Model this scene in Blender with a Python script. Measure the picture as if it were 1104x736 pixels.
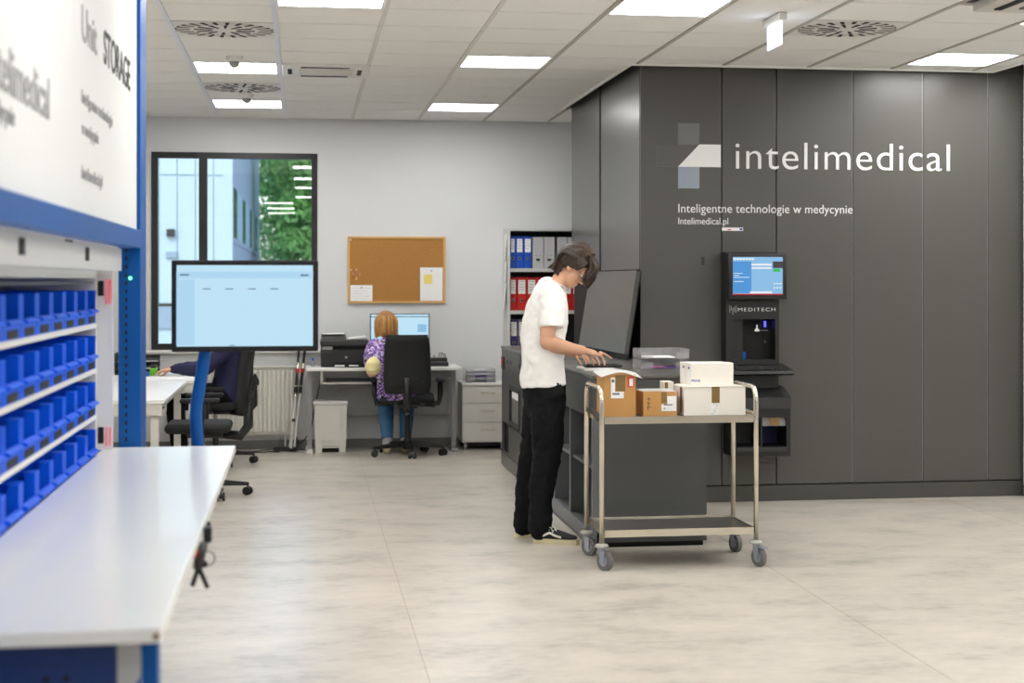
import bpy, bmesh, math, random
from mathutils import Vector, Matrix, noise
random.seed(7)
for o in list(bpy.data.objects): bpy.data.objects.remove(o)
C = bpy.context.scene.collection
PI = math.pi
# ------------------------------------------------------------------ camera, sky, exposure
CAM_H = 1.527; YAW = .1566; FPX = 1800.0; PPX = 611.1; PPY = 302.07
cd = bpy.data.cameras.new('camera'); cam = bpy.data.objects.new('camera', cd); C.objects.link(cam)
cam.location = (0, 0, CAM_H); cam.rotation_euler = (PI/2, 0, -YAW)
cd.sensor_width = 36; cd.lens = FPX/1104*36
cd.shift_x = -(PPX-552)/1104; cd.shift_y = -(368-PPY)/1104
cd.clip_end = 500
cd.dof.use_dof = True; cd.dof.focus_distance = 9.9; cd.dof.aperture_fstop = 3.2
bpy.context.scene.camera = cam
w = bpy.data.worlds.new('sky'); bpy.context.scene.world = w; w.use_nodes = True
nt = w.node_tree; bg = nt.nodes['Background']
sk = nt.nodes.new('ShaderNodeTexSky'); sk.sky_type = 'NISHITA'; sk.sun_disc = False
sk.sun_elevation = math.radians(42); sk.sun_rotation = math.radians(200); sk.air_density = 1.0; sk.dust_density = 2.0
nt.links.new(sk.outputs[0], bg.inputs[0]); bg.inputs[1].default_value = .38
vs = bpy.context.scene.view_settings
vs.view_transform = 'Standard'; vs.look = 'None'; vs.gamma = 1; vs.exposure = 0.0
PANEL_W = 23.0          # strength of the LED ceiling panels
CEIL = 3.0; WALL_Y = 15.38

def proj_ray(x, y):
    a = (x-PPX)/FPX; b = -(y-PPY)/FPX; s, c = math.sin(YAW), math.cos(YAW)
    return Vector((a*c+s, -a*s+c, b))
def P(x, y, Y):                       # a point of the photograph at depth Y of the room
    d = proj_ray(x, y); t = Y/d.y
    return Vector((d.x*t, Y, CAM_H+d.z*t))

# ------------------------------------------------------------------ materials
def lin(c):
    return tuple((v/255/12.92 if v/255 <= .04045 else ((v/255+.055)/1.055)**2.4) for v in c)
def node(t, k, **kw):
    n = t.nodes.new(k)
    for a, v in kw.items(): setattr(n, a, v)
    return n
def mat(name, rgb, rough=.5, metal=0, var=.05, scale=6, bump=0, bscale=60, spec=.5, coat=0, emit=0, stretch=None):
    m = bpy.data.materials.new(name); m.use_nodes = True; t = m.node_tree; b = t.nodes['Principled BSDF']
    c = lin(rgb)
    b.inputs['Roughness'].default_value = rough; b.inputs['Metallic'].default_value = metal
    b.inputs['Specular IOR Level'].default_value = spec; b.inputs['Coat Weight'].default_value = coat
    tc = node(t, 'ShaderNodeTexCoord'); nz = node(t, 'ShaderNodeTexNoise'); nz.inputs['Scale'].default_value = scale
    nz.inputs['Detail'].default_value = 4
    src = tc.outputs['Object']
    if stretch:
        mp = node(t, 'ShaderNodeMapping'); mp.inputs['Scale'].default_value = stretch
        t.links.new(src, mp.inputs[0]); src = mp.outputs[0]
    t.links.new(src, nz.inputs['Vector'])
    mx = node(t, 'ShaderNodeMix', data_type='RGBA')
    mx.inputs[6].default_value = tuple(max(0, v*(1-var)) for v in c)+(1,)
    mx.inputs[7].default_value = tuple(min(1, v*(1+var)) for v in c)+(1,)
    t.links.new(nz.outputs['Fac'], mx.inputs[0]); t.links.new(mx.outputs[2], b.inputs['Base Color'])
    if bump:
        n2 = node(t, 'ShaderNodeTexNoise'); n2.inputs['Scale'].default_value = bscale; n2.inputs['Detail'].default_value = 3
        bp = node(t, 'ShaderNodeBump'); bp.inputs['Strength'].default_value = bump; bp.inputs['Distance'].default_value = .01
        t.links.new(src, n2.inputs['Vector']); t.links.new(n2.outputs['Fac'], bp.inputs['Height']); t.links.new(bp.outputs[0], b.inputs['Normal'])
    if emit:
        b.inputs['Emission Color'].default_value = c+(1,); b.inputs['Emission Strength'].default_value = emit
    return m
def glass(name, tint=(1, 1, 1), rough=0.0, refl=1.0, ior=1.45, milk=0):
    m = bpy.data.materials.new(name); m.use_nodes = True; t = m.node_tree; t.nodes.remove(t.nodes['Principled BSDF'])
    tr = node(t, 'ShaderNodeBsdfTransparent'); tr.inputs[0].default_value = tint+(1,)
    gl = node(t, 'ShaderNodeBsdfGlossy'); gl.inputs['Roughness'].default_value = rough
    fr = node(t, 'ShaderNodeFresnel'); fr.inputs[0].default_value = ior
    ml = node(t, 'ShaderNodeMath', operation='MULTIPLY'); ml.inputs[1].default_value = refl
    mx = node(t, 'ShaderNodeMixShader')
    t.links.new(fr.outputs[0], ml.inputs[0]); t.links.new(ml.outputs[0], mx.inputs[0])
    t.links.new(tr.outputs[0], mx.inputs[1]); t.links.new(gl.outputs[0], mx.inputs[2])
    out = mx.outputs[0]
    if milk:
        df = node(t, 'ShaderNodeBsdfDiffuse'); df.inputs[0].default_value = (.9, .9, .92, 1); m2 = node(t, 'ShaderNodeMixShader'); m2.inputs[0].default_value = milk
        t.links.new(out, m2.inputs[1]); t.links.new(df.outputs[0], m2.inputs[2]); out = m2.outputs[0]
    t.links.new(out, t.nodes['Material Output'].inputs[0])
    return m
def emis(name, rgb, s):
    m = bpy.data.materials.new(name); m.use_nodes = True; t = m.node_tree; t.nodes.remove(t.nodes['Principled BSDF'])
    e = node(t, 'ShaderNodeEmission'); e.inputs[0].default_value = lin(rgb)+(1,); e.inputs[1].default_value = s
    t.links.new(e.outputs[0], t.nodes['Material Output'].inputs[0]); return m

M = dict(
 wall=mat('wall_paint', (214, 215, 216), .85, var=.015, scale=2, bump=.05, bscale=120),
 wallr=mat('wall_paint_right', (222, 224, 222), .85, var=.015),
 tile=mat('ceiling_tile_white', (238, 238, 235), .9, var=.02, scale=3, bump=.08, bscale=150),
 plenum=mat('plenum_grey', (95, 94, 92), .9),
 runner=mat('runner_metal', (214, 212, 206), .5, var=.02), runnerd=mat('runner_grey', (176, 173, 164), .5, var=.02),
 runnerw=mat('runner_white_sheen', (226, 228, 236), .3, .1, var=.02),  # bluish reflected sheen put into the colour of the two left bars
 panel=mat('dark_panel', (77, 76, 71), .34, .0, var=.03, scale=1.5, spec=.55),
 panel2=mat('dark_panel_edge', (70, 69, 65), .4, var=.03),
 pside=mat('side_panel_metal', (86, 86, 84), .30, .35, var=.03, scale=1.5),
 black=mat('black_plastic', (22, 22, 23), .45, var=.1),
 blackm=mat('matt_black', (9, 9, 10), .7, var=.1),
 dgrey=mat('dark_grey_plastic', (48, 48, 48), .4, var=.05),
 counter=mat('counter_grey', (76, 77, 76), .35, var=.04, scale=3),
 countert=mat('counter_top_grey', (84, 83, 80), .32, var=.05, scale=3),
 counterl=mat('counter_light_grey', (104, 107, 110), .4, var=.04),
 blue=mat('blue_steel', (0, 82, 156), .4, var=.05, spec=.3),
 blued=mat('dark_blue_steel', (0, 44, 104), .4, var=.05),
 bin=mat('blue_bin_plastic', (0, 88, 222), .45, var=.05, spec=.25),
 whitem=mat('white_metal', (224, 223, 219), .4, var=.02),
 bench=mat('bench_laminate', (240, 240, 237), .24, var=.015, coat=.25),
 deskw=mat('desk_white', (228, 227, 224), .35, var=.02),
 deske=mat('desk_edge', (206, 203, 196), .45, var=.03),
 greym=mat('grey_metal', (150, 150, 150), .35, .5, var=.03),
 greyb=mat('desk_back_grey', (176, 176, 175), .6, var=.03),
 steel=mat('stainless_steel', (214, 206, 190), .24, .92, var=.05, scale=20),
 steels=mat('stainless_shelf', (150, 146, 138), .3, .85, var=.05, scale=20),
 rubber=mat('grey_rubber', (104, 102, 101), .6, var=.06),
 bumper=mat('bumper_grey', (168, 168, 158), .5, var=.03),
 zinc=mat('zinc_blue', (156, 164, 176), .35, .6, var=.05),
 card=mat('cardboard', (196, 146, 86), .8, var=.06, scale=12, bump=.1),
 cardd=mat('cardboard_dark', (120, 86, 52), .85, var=.06),
 tape=mat('brown_tape', (132, 104, 62), .3, var=.1, scale=30),
 wbox=mat('white_carton', (236, 230, 220), .6, var=.02),
 paper=mat('paper_white', (240, 240, 238), .8, var=.01),
 printg=mat('print_grey', (120, 120, 124), .8, var=.1, scale=200),
 ink=mat('ink_dark', (46, 46, 48), .7),
 inkl=mat('ink_light', (150, 150, 150), .7),
 inkb=mat('ink_blue', (50, 70, 150), .7),
 red=mat('red_plastic', (205, 40, 34), .45, var=.05),
 redl=mat('red_label', (222, 70, 60), .6, var=.03),
 rim=mat('led_rim', (226, 226, 230), .4),
 sign=mat('sign_white', (232, 233, 232), .5, var=.01), hsign=mat('header_sign_white', (222, 223, 221), .6, var=.01),
 signg=mat('sign_grey', (110, 110, 108), .4, var=.02), signd=mat('sign_dim', (84, 83, 80), .38, var=.02),
 signb=mat('sign_blue_grey', (146, 156, 170), .45, var=.02),
 led=emis('led_panel_light', (255, 254, 251), PANEL_W),
 exitl=emis('exit_sign_light', (226, 236, 255), 3.0),
 frame=mat('window_frame_black', (18, 19, 20), .4, var=.05),
 glass=glass('window_glass', (.93, .97, .97), refl=1.5),
 acryl=glass('clear_acrylic', (.96, .96, .97), .08, refl=1.6, ior=1.5, milk=.16),
 cork=mat('cork', (172, 122, 62), .9, var=.16, scale=90, bump=.2, bscale=200),
 pine=mat('pine_frame', (214, 170, 106), .55, var=.08, scale=20, stretch=(1, 1, 8)),
 yellow=mat('sticky_yellow', (240, 218, 120), .7),
 rad=mat('radiator_white', (222, 220, 210), .4, var=.01),
 skin=mat('skin', (214, 164, 134), .5, var=.06, scale=14),
 skinp=mat('skin_pale', (222, 178, 148), .5, var=.05),
 lip=mat('lips', (186, 112, 98), .5),
 cream=mat('cream_sleeve', (238, 224, 164), .7, var=.03),
 hairl=mat('hair_highlight', (92, 68, 47), .42, var=.2), hairwl=mat('honey_highlight', (206, 158, 92), .42, var=.2), hair=mat('brown_hair', (46, 32, 22), .5, var=.6, scale=70, bump=.5, bscale=90, stretch=(1, 1, .3)),
 hairw=mat('honey_hair', (158, 110, 58), .42, var=.75, scale=60, bump=.6, bscale=80, stretch=(1, 1, .12)),
 shirt=mat('white_cotton', (238, 236, 232), .85, var=.015, bump=.12, bscale=40),
 trous=mat('black_denim', (13, 14, 17), .85, spec=.2, var=.15, scale=12, bump=.3, bscale=26),
 jeans=mat('blue_jeans', (54, 98, 134), .8, var=.2, scale=14, bump=.2),
 navy=mat('navy_knit', (28, 28, 66), .8, var=.1, bump=.2),
 sock=mat('grey_sock', (170, 170, 172), .9, bump=.2),
 solec=mat('sole_cream', (206, 196, 160), .6, var=.05),
 canvas=mat('black_canvas', (25, 25, 26), .7, var=.1),
 lace=mat('lace_white', (228, 224, 212), .7),
 facade=mat('facade_white', (190, 214, 224), .6, var=.02), facader=mat('facade_side', (188, 196, 214), .6, var=.03),
 facadeb=mat('facade_band', (150, 170, 190), .6), wglass=mat('far_window_pane', (40, 46, 54), .15),
 asphalt=mat('pavement_grey', (150, 150, 150), .9, var=.1, scale=2),
 bark=mat('bark', (92, 76, 58), .9, var=.2),
 leaf=mat('leaves', (140, 196, 112), .55, var=.4, scale=.9), leafd=mat('leaves_dark', (104, 164, 96), .6, var=.4, scale=.8),
 green=mat('green_plastic', (110, 190, 40), .4), bluecap=mat('blue_cap', (40, 96, 190), .4),
 orange=mat('orange_plastic', (230, 92, 50), .5), pink=mat('pink_paper', (234, 150, 190), .7), purple=mat('purple_plastic', (90, 60, 130), .5),
 bblue=mat('binder_blue', (18, 78, 190), .5, var=.05), bred=mat('binder_red', (206, 34, 26), .5, var=.05),
 bgrey=mat('binder_grey', (188, 188, 190), .5, var=.03), bviol=mat('binder_violet', (64, 50, 110), .5, var=.05),
 slate=mat('binder_slate', (110, 112, 124), .5, var=.05),
 shelfw=mat('bookcase_white', (206, 206, 202), .5, var=.02),
 chair=mat('chair_black_fabric', (20, 21, 22), .75, var=.12, scale=60, bump=.25, bscale=220),
 chairp=mat('chair_black_plastic', (24, 24, 25), .4, var=.1),
 chairg=mat('chair_backplate', (60, 60, 62), .35, var=.1),
 lino=mat('seam_yellow', (190, 180, 160), .5), base=mat('baseboard_grey', (112, 112, 110), .5),
 scr=emis('screen_pale_blue', (196, 232, 252), .95), scrd=emis('screen_band', (180, 220, 246), .95), scrt=emis('screen_print', (120, 150, 175), .7),
 scrw=emis('screen_white', (235, 245, 252), .95), scrb=emis('screen_blue', (92, 160, 226), .9), scrb2=emis('screen_light_blue', (150, 200, 240), .9),
 scrg=emis('screen_green', (70, 200, 90), .9), scrr=emis('screen_red', (214, 50, 60), .8), scrk=emis('screen_grey', (90, 84, 86), .8),
 ledg=emis('led_green', (90, 255, 140), 6), ledr=emis('led_red', (250, 90, 100), .9), ledb=emis('led_blue', (90, 90, 255), 2), ledw=emis('bay_lamp', (235, 230, 225), .8),
)
def make_floor_mat():
    m = bpy.data.materials.new('vinyl_floor'); m.use_nodes = True; t = m.node_tree; b = t.nodes['Principled BSDF']
    tc = node(t, 'ShaderNodeTexCoord'); mp = node(t, 'ShaderNodeMapping'); mp.inputs['Scale'].default_value = (1.5, 2.4, 1)
    t.links.new(tc.outputs['Object'], mp.inputs[0])
    n1 = node(t, 'ShaderNodeTexNoise'); n1.inputs['Scale'].default_value = 1.6; n1.inputs['Detail'].default_value = 6; n1.inputs['Roughness'].default_value = .62
    n2 = node(t, 'ShaderNodeTexNoise'); n2.inputs['Scale'].default_value = 9; n2.inputs['Detail'].default_value = 5
    t.links.new(mp.outputs[0], n1.inputs[0]); t.links.new(mp.outputs[0], n2.inputs[0])
    ad = node(t, 'ShaderNodeMath', operation='MULTIPLY_ADD'); ad.inputs[1].default_value = .35
    t.links.new(n2.outputs['Fac'], ad.inputs[0]); t.links.new(n1.outputs['Fac'], ad.inputs[2])
    cr = node(t, 'ShaderNodeValToRGB'); e = cr.color_ramp.elements
    e[0].position = .46; e[0].color = lin((164, 157, 147))+(1,); e[1].position = .9; e[1].color = lin((208, 199, 187))+(1,)
    x = cr.color_ramp.elements.new(.64); x.color = lin((192, 184, 173))+(1,)
    t.links.new(ad.outputs[0], cr.inputs[0]); t.links.new(cr.outputs[0], b.inputs['Base Color'])
    b.inputs['Roughness'].default_value = .30; b.inputs['Specular IOR Level'].default_value = .5
    bp = node(t, 'ShaderNodeBump'); bp.inputs['Strength'].default_value = .04; bp.inputs['Distance'].default_value = .01
    t.links.new(n2.outputs['Fac'], bp.inputs['Height']); t.links.new(bp.outputs[0], b.inputs['Normal'])
    return m
M['floor'] = make_floor_mat()
def make_print():
    m = bpy.data.materials.new('purple_print'); m.use_nodes = True; t = m.node_tree; b = t.nodes['Principled BSDF']; b.inputs['Roughness'].default_value = .8
    tc = node(t, 'ShaderNodeTexCoord'); vo = node(t, 'ShaderNodeTexVoronoi'); vo.inputs['Scale'].default_value = 75
    t.links.new(tc.outputs['Object'], vo.inputs['Vector'])
    cr = node(t, 'ShaderNodeValToRGB'); cr.color_ramp.interpolation = 'CONSTANT'; e = cr.color_ramp.elements
    e[0].position = 0; e[0].color = lin((50, 34, 70))+(1,); e[1].position = .28; e[1].color = lin((142, 104, 186))+(1,)
    for p, c in ((.55, (186, 156, 214)), (.72, (232, 224, 232)), (.86, (110, 74, 160))):
        k = e.new(p); k.color = lin(c)+(1,)
    sp = node(t, 'ShaderNodeSeparateColor'); t.links.new(vo.outputs['Color'], sp.inputs[0]); t.links.new(sp.outputs[0], cr.inputs[0])
    t.links.new(cr.outputs[0], b.inputs['Base Color']); return m
M['print'] = make_print()

# ------------------------------------------------------------------ geometry helpers
ORG = {}
class MB:
    def __init__(s): s.bm = bmesh.new()
    def box(s, x0, x1, y0, y1, z0, z1, bev=0):
        b = bmesh.new() if bev else s.bm
        r = bmesh.ops.create_cube(b, size=1)['verts']
        for v in r:
            v.co = Vector(((x0+x1)/2+v.co.x*(x1-x0), (y0+y1)/2+v.co.y*(y1-y0), (z0+z1)/2+v.co.z*(z1-z0)))
        if bev:
            bmesh.ops.bevel(b, geom=list(b.edges), offset=min(bev, abs(x1-x0)*.45, abs(y1-y0)*.45, abs(z1-z0)*.45), segments=2, affect='EDGES', profile=.5)
            s.merge(b)
        return s
    def merge(s, b, mtx=None):
        me = bpy.data.meshes.new('t'); b.to_mesh(me); b.free()
        if mtx is not None: me.transform(mtx)
        s.bm.from_mesh(me); bpy.data.meshes.remove(me)
    def tube(s, pts, r, seg=10, closed=False, cap=True):
        pts = [Vector(p) for p in pts]; n = len(pts); rs = r if isinstance(r, (list, tuple)) else [r]*n
        rings = []; up = None
        for i, p in enumerate(pts):
            a = pts[(i-1) % n] if (closed or i > 0) else p; c = pts[(i+1) % n] if (closed or i < n-1) else p
            t = (c-a).normalized()
            if up is None: up = t.orthogonal().normalized()
            else:
                up = (up-t*up.dot(t)); up = up.normalized() if up.length > 1e-6 else t.orthogonal().normalized()
            sd = t.cross(up)
            rings.append([s.bm.verts.new(p+(up*math.cos(k*2*PI/seg)+sd*math.sin(k*2*PI/seg))*rs[i]) for k in range(seg)])
        for i in range(n if closed else n-1):
            A, B = rings[i], rings[(i+1) % n]
            for k in range(seg): s.bm.faces.new((A[k], A[(k+1) % seg], B[(k+1) % seg], B[k]))
        if cap and not closed:
            s.bm.faces.new(rings[0][::-1]); s.bm.faces.new(rings[-1])
        return s
    def cyl(s, p0, p1, r, seg=16, r2=None): return s.tube([p0, p1], [r, r if r2 is None else r2], seg)
    def prism(s, poly, vec):
        vec = Vector(vec); a = [s.bm.verts.new(Vector(p)) for p in poly]; b = [s.bm.verts.new(Vector(p)+vec) for p in poly]
        n = len(a); s.bm.faces.new(a); s.bm.faces.new(b[::-1])
        for i in range(n): s.bm.faces.new((a[i], b[i], b[(i+1) % n], a[(i+1) % n]))
        return s
    def lathe(s, c, prof, seg=20):
        c = Vector(c); rings = []
        for r, z in prof: rings.append([s.bm.verts.new(c+Vector((r*math.cos(k*2*PI/seg), r*math.sin(k*2*PI/seg), z))) for k in range(seg)])
        for A, B in zip(rings, rings[1:]):
            for k in range(seg): s.bm.faces.new((A[k], A[(k+1) % seg], B[(k+1) % seg], B[k]))
        s.bm.faces.new(rings[0][::-1]); s.bm.faces.new(rings[-1]); return s
    def ell(s, c, rad, axes=None, u=20, v=14):
        b = bmesh.new(); bmesh.ops.create_uvsphere(b, u_segments=u, v_segments=v, radius=1)
        m = Matrix.Diagonal(Vector(rad).to_4d()); m[3][3] = 1
        if axes:
            R = Matrix((axes[0], axes[1], axes[2])).transposed().to_4x4(); m = R @ m
        s.merge(b, Matrix.Translation(Vector(c)) @ m); return s
    def chain(s, pts, ref=None, seg=20, sub=4, cap=True):
        """smooth limb: pts = (centre, ra, rb); ra is the radius along ref"""
        P_ = [(Vector(p[0]), p[1], p[2] if len(p) > 2 else p[1]) for p in pts]; out = []
        n = len(P_)
        for i in range(n-1):
            p0, p1, p2, p3 = P_[max(i-1, 0)], P_[i], P_[i+1], P_[min(i+2, n-1)]
            for k in range(sub):
                t = k/sub
                f = lambda a, b, c, d: .5*((2*b)+(c-a)*t+(2*a-5*b+4*c-d)*t*t+(3*b-a-3*c+d)*t**3)
                out.append((f(p0[0], p1[0], p2[0], p3[0]), max(.002, f(p0[1], p1[1], p2[1], p3[1])), max(.002, f(p0[2], p1[2], p2[2], p3[2]))))
        out.append(P_[-1])
        if cap:
            t0 = (out[0][0]-out[1][0]).normalized(); t1 = (out[-1][0]-out[-2][0]).normalized()
            r0, r1 = min(out[0][1:]), min(out[-1][1:])
            out = [(out[0][0]+t0*r0*.92, out[0][1]*.4, out[0][2]*.4), (out[0][0]+t0*r0*.6, out[0][1]*.8, out[0][2]*.8)]+out+[(out[-1][0]+t1*r1*.6, out[-1][1]*.8, out[-1][2]*.8), (out[-1][0]+t1*r1*.92, out[-1][1]*.4, out[-1][2]*.4)]
        rings = []; up = Vector(ref) if ref is not None else None
        for i, (p, ra, rb) in enumerate(out):
            t = (out[min(i+1, len(out)-1)][0]-out[max(i-1, 0)][0]).normalized()
            if up is None: up = t.orthogonal()
            a = up-t*up.dot(t)
            a = a.normalized() if a.length > 1e-5 else t.orthogonal().normalized()
            if ref is None: up = a
            b = t.cross(a)
            rings.append([s.bm.verts.new(p+a*math.cos(k*2*PI/seg)*ra+b*math.sin(k*2*PI/seg)*rb) for k in range(seg)])
        for A, B in zip(rings, rings[1:]):
            for k in range(seg): s.bm.faces.new((A[k], A[(k+1) % seg], B[(k+1) % seg], B[k]))
        s.bm.faces.new(rings[0][::-1]); s.bm.faces.new(rings[-1]); return s
    def mesh(s, name):
        me = bpy.data.meshes.new(name); s.bm.to_mesh(me); s.bm.free(); return me
    def build(s, name, m, parent=None, smooth=False, fixn=True):
        if fixn: bmesh.ops.recalc_face_normals(s.bm, faces=list(s.bm.faces))
        me = s.mesh(name)
        return link(name, me, m, parent, smooth)
def link(name, me, m, parent=None, smooth=False):
    me.materials.clear(); me.materials.append(M[m] if isinstance(m, str) else m)
    o = bpy.data.objects.new(name, me); C.objects.link(o)
    if parent is not None:
        org = ORG[parent.name]; me.transform(Matrix.Translation(-org)); o.parent = parent; ORG[o.name] = org
    else:
        xs = [v.co for v in me.vertices]
        c = Vector(((min(v.x for v in xs)+max(v.x for v in xs))/2, (min(v.y for v in xs)+max(v.y for v in xs))/2, min(v.z for v in xs)))
        me.transform(Matrix.Translation(-c)); o.location = c; ORG[o.name] = c
    if smooth:
        for p in me.polygons: p.use_smooth = True
        if smooth == 'auto':
            try: me.set_sharp_from_angle(angle=math.radians(35))
            except Exception: pass
    return o
def tag(o, label=None, cat=None, group=None, kind=None):
    if label: o['label'] = label
    if cat: o['category'] = cat
    if group: o['group'] = group
    if kind: o['kind'] = kind
    return o
def thing(name, label, cat, loc=(0, 0, 0), rz=0, group=None, local=False):
    o = bpy.data.objects.new(name, None); C.objects.link(o); o.location = loc; o.rotation_euler = (0, 0, rz); o.empty_display_size = .1
    ORG[o.name] = Vector((0, 0, 0)) if local else Vector(loc)
    return tag(o, label, cat, group)
def dup(root, loc=None, rz=None, label=None, group=None):
    def cp(o, par):
        c = o.copy(); C.objects.link(c); ORG[c.name] = ORG[o.name]
        if par is not None: c.parent = par
        for ch in o.children: cp(ch, c)
        return c
    r = cp(root, None)
    if loc is not None: r.location = loc
    if rz is not None: r.rotation_euler = (0, 0, rz)
    if label: r['label'] = label
    if group: r['group'] = group
    return r
def struct(o): o['kind'] = 'structure'; return o
def B(name, m, parent, *a, **k): return MB().box(*a, **k).build(name, m, parent, smooth='auto' if k.get('bev') else False)
def blob(name, mb, m, parent, voxel=.008, smooth=5, disp=0, dscale=.06):
    """fuse overlapping volumes into one smooth closed skin"""
    bmesh.ops.recalc_face_normals(mb.bm, faces=list(mb.bm.faces))
    me = mb.mesh('tmp'); o = bpy.data.objects.new('tmp', me); C.objects.link(o)
    r = o.modifiers.new('r', 'REMESH'); r.mode = 'VOXEL'; r.voxel_size = voxel
    s = o.modifiers.new('s', 'SMOOTH'); s.iterations = smooth; s.factor = .5
    if disp:
        for ds, sc_ in zip(disp if isinstance(disp, tuple) else (disp,), dscale if isinstance(dscale, tuple) else (dscale,)):
            tx = bpy.data.textures.new('folds', 'CLOUDS'); tx.noise_scale = sc_; tx.noise_depth = 2
            d = o.modifiers.new('d', 'DISPLACE'); d.texture = tx; d.strength = ds; d.mid_level = .5; d.texture_coords = 'GLOBAL'
    dg = bpy.context.evaluated_depsgraph_get(); dg.update()
    new = bpy.data.meshes.new_from_object(o.evaluated_get(dg)); new.name = name
    bpy.data.objects.remove(o); bpy.data.meshes.remove(me)
    return link(name, new, m, parent, True)
def text_mesh(body, x, z, width, height, Y, thick, weight=0, sp=1.0):
    """lettering facing -Y: left edge x, baseline z; fitted to width and to height above the baseline"""
    cu = bpy.data.curves.new('txt', 'FONT'); cu.body = body; cu.size = 1; cu.extrude = .5; cu.offset = weight; cu.space_character = sp
    o = bpy.data.objects.new('txt', cu); C.objects.link(o)
    dg = bpy.context.evaluated_depsgraph_get(); dg.update()
    me = bpy.data.meshes.new_from_object(o.evaluated_get(dg)); bpy.data.objects.remove(o)
    xs = [v.co.x for v in me.vertices]; ys = [v.co.y for v in me.vertices]
    x0, x1, y1 = min(xs), max(xs), max(ys)
    for v in me.vertices:
        v.co = Vector((x+(v.co.x-x0)/(x1-x0)*width, Y-(v.co.z+.5)*thick, z+v.co.y/y1*height))
    return me
def text_x(body, y0, z, width, height, X, thick, weight=0):
    """lettering facing +X and reading along +Y"""
    me = text_mesh(body, 0, z, width, height, 0, thick, weight)
    for v in me.vertices: v.co = Vector((X-v.co.y, y0+v.co.x, v.co.z))
    return me

# ------------------------------------------------------------------ room shell
X0, TX, Y0T = -.7566, .6, 9.098
HX0, HX1, HY0, HY1 = 2.205, 5.6, 11.135, 14.17
fl = struct(MB().box(-3.6, 7.2, -9.2, WALL_Y, -.12, -.003).build('floor', 'lino'))
seams = [-3.6, -1.5, .475, 2.45, 4.42, 6.4, 7.2]
for a, b in zip(seams, seams[1:]):
    MB().box(a+.002, b-.002, -9.2, WALL_Y, -.02, 0).build('vinyl_sheet', 'floor', fl)
def gx(k): return X0+TX*k
def gy(r): return Y0T+TX*r
c = MB(); R0, R1, K0, K1 = -3, 10.5, -4, 10
tx0, tx1, ty0 = gx(K0), gx(K1), gy(R0)
c.box(-3.6, 7.2, -9.2, ty0, CEIL, 3.15); c.box(-3.6, tx0, ty0, WALL_Y, CEIL, 3.15); c.box(tx1, 7.2, ty0, 10.65, CEIL, 3.15)
c.box(tx0, HX0, ty0, WALL_Y, 3.016, 3.15); c.box(HX0, 4.8, ty0, HY0, 3.016, 3.15); c.box(4.8, tx1, ty0, 10.65, 3.016, 3.15); c.box(HX0, HX1, HY1, WALL_Y, 3.016, 3.15)
ceil = struct(c.build('ceiling', 'plenum'))
# lights, diffusers and cassettes take whole tiles
LIGHTS = [(0, 4), (0, 8), (1, -1), (3, 3), (3, 8), (4, -1), (8, 2), (8, -1)]
DIFF = [(0, 1), (0, 6), (6, 0)]
CASS = [(1, 4)]; BIGC = [(7, -2)]
skip = set(LIGHTS+DIFF+CASS+BIGC)
def clip_tile(x0, x1, y0, y1):
    """the parts of a tile outside the opening round the dark machine"""
    out = [(x0, x1, y0, min(y1, WALL_Y))]
    for hx0, hx1, hy0, hy1 in ((HX0, HX1, HY0, HY1), (4.8, 9, 10.65, HY0+.001)):
        nxt = []
        for a, b, c_, d in out:
            if b <= hx0 or a >= hx1 or d <= hy0 or c_ >= hy1: nxt.append((a, b, c_, d)); continue
            if c_ < hy0: nxt.append((a, b, c_, hy0))
            if d > hy1: nxt.append((a, b, hy1, d))
            if a < hx0: nxt.append((a, hx0, max(c_, hy0), min(d, hy1)))
            if b > hx1: nxt.append((hx1, b, max(c_, hy0), min(d, hy1)))
        out = nxt
    return [q for q in out if q[1]-q[0] > .012 and q[3]-q[2] > .012]
tilemesh = None
for k in range(K0, K1):
    for r in range(R0, 11):
        if (k, r) in skip: continue
        for q in clip_tile(gx(k)+.013, gx(k+1)-.013, gy(r)+.006, gy(r+1)-.006):
            full = abs(q[1]-q[0]-.574) < 1e-4 and abs(q[3]-q[2]-.588) < 1e-4
            if full and tilemesh:
                o = bpy.data.objects.new('ceiling_tile', tilemesh[0]); C.objects.link(o); o.parent = ceil
                o.location = (q[0]-tilemesh[1], q[2]-tilemesh[2], 0); continue
            o = MB().box(q[0], q[1], q[2], q[3], 3.0, 3.014).build('ceiling_tile', 'tile', ceil)
            if full: tilemesh = (o.data, q[0], q[2])
for k in range(K0, K1+1):
    x = gx(k); spans = [(ty0, WALL_Y)]
    if HX0-.02 < x < HX1: spans = [(ty0, HY0 if x < 4.8 else 10.65), (HY1, WALL_Y)]
    for a, b in spans:
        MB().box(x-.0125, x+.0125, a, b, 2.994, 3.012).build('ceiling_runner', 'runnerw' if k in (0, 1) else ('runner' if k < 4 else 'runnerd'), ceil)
e = MB(); e.box(HX0-.02, HX0, HY0-.02, HY1, 2.985, 3.1); e.box(HX0, 4.8, HY0-.02, HY0, 2.985, 3.1); e.box(4.78, 4.8, 10.65, HY0-.02, 2.985, 3.1); e.box(4.8, 7.2, 10.63, 10.65, 2.985, 3.1)
struct(e.build('trim_1', 'tile'))
struct(MB().box(2.0, 7.2, 10.5, 14.4, 3.72, 3.8).build('ceiling_2', 'blackm'))
sh = MB(); sh.box(2.0, 2.05, 11, 14.4, 3.15, 3.72); sh.box(2.05, 7.2, 10.5, 10.55, 3.15, 3.72); sh.box(2.05, 7.2, 14.35, 14.4, 3.15, 3.72); sh.box(7.15, 7.2, 10.55, 14.35, 3.15, 3.72)
struct(sh.build('trim_2', 'blackm'))
WX0, WX1, WZ0, WZ1 = -1.345, .127, .905, 2.68
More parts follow.
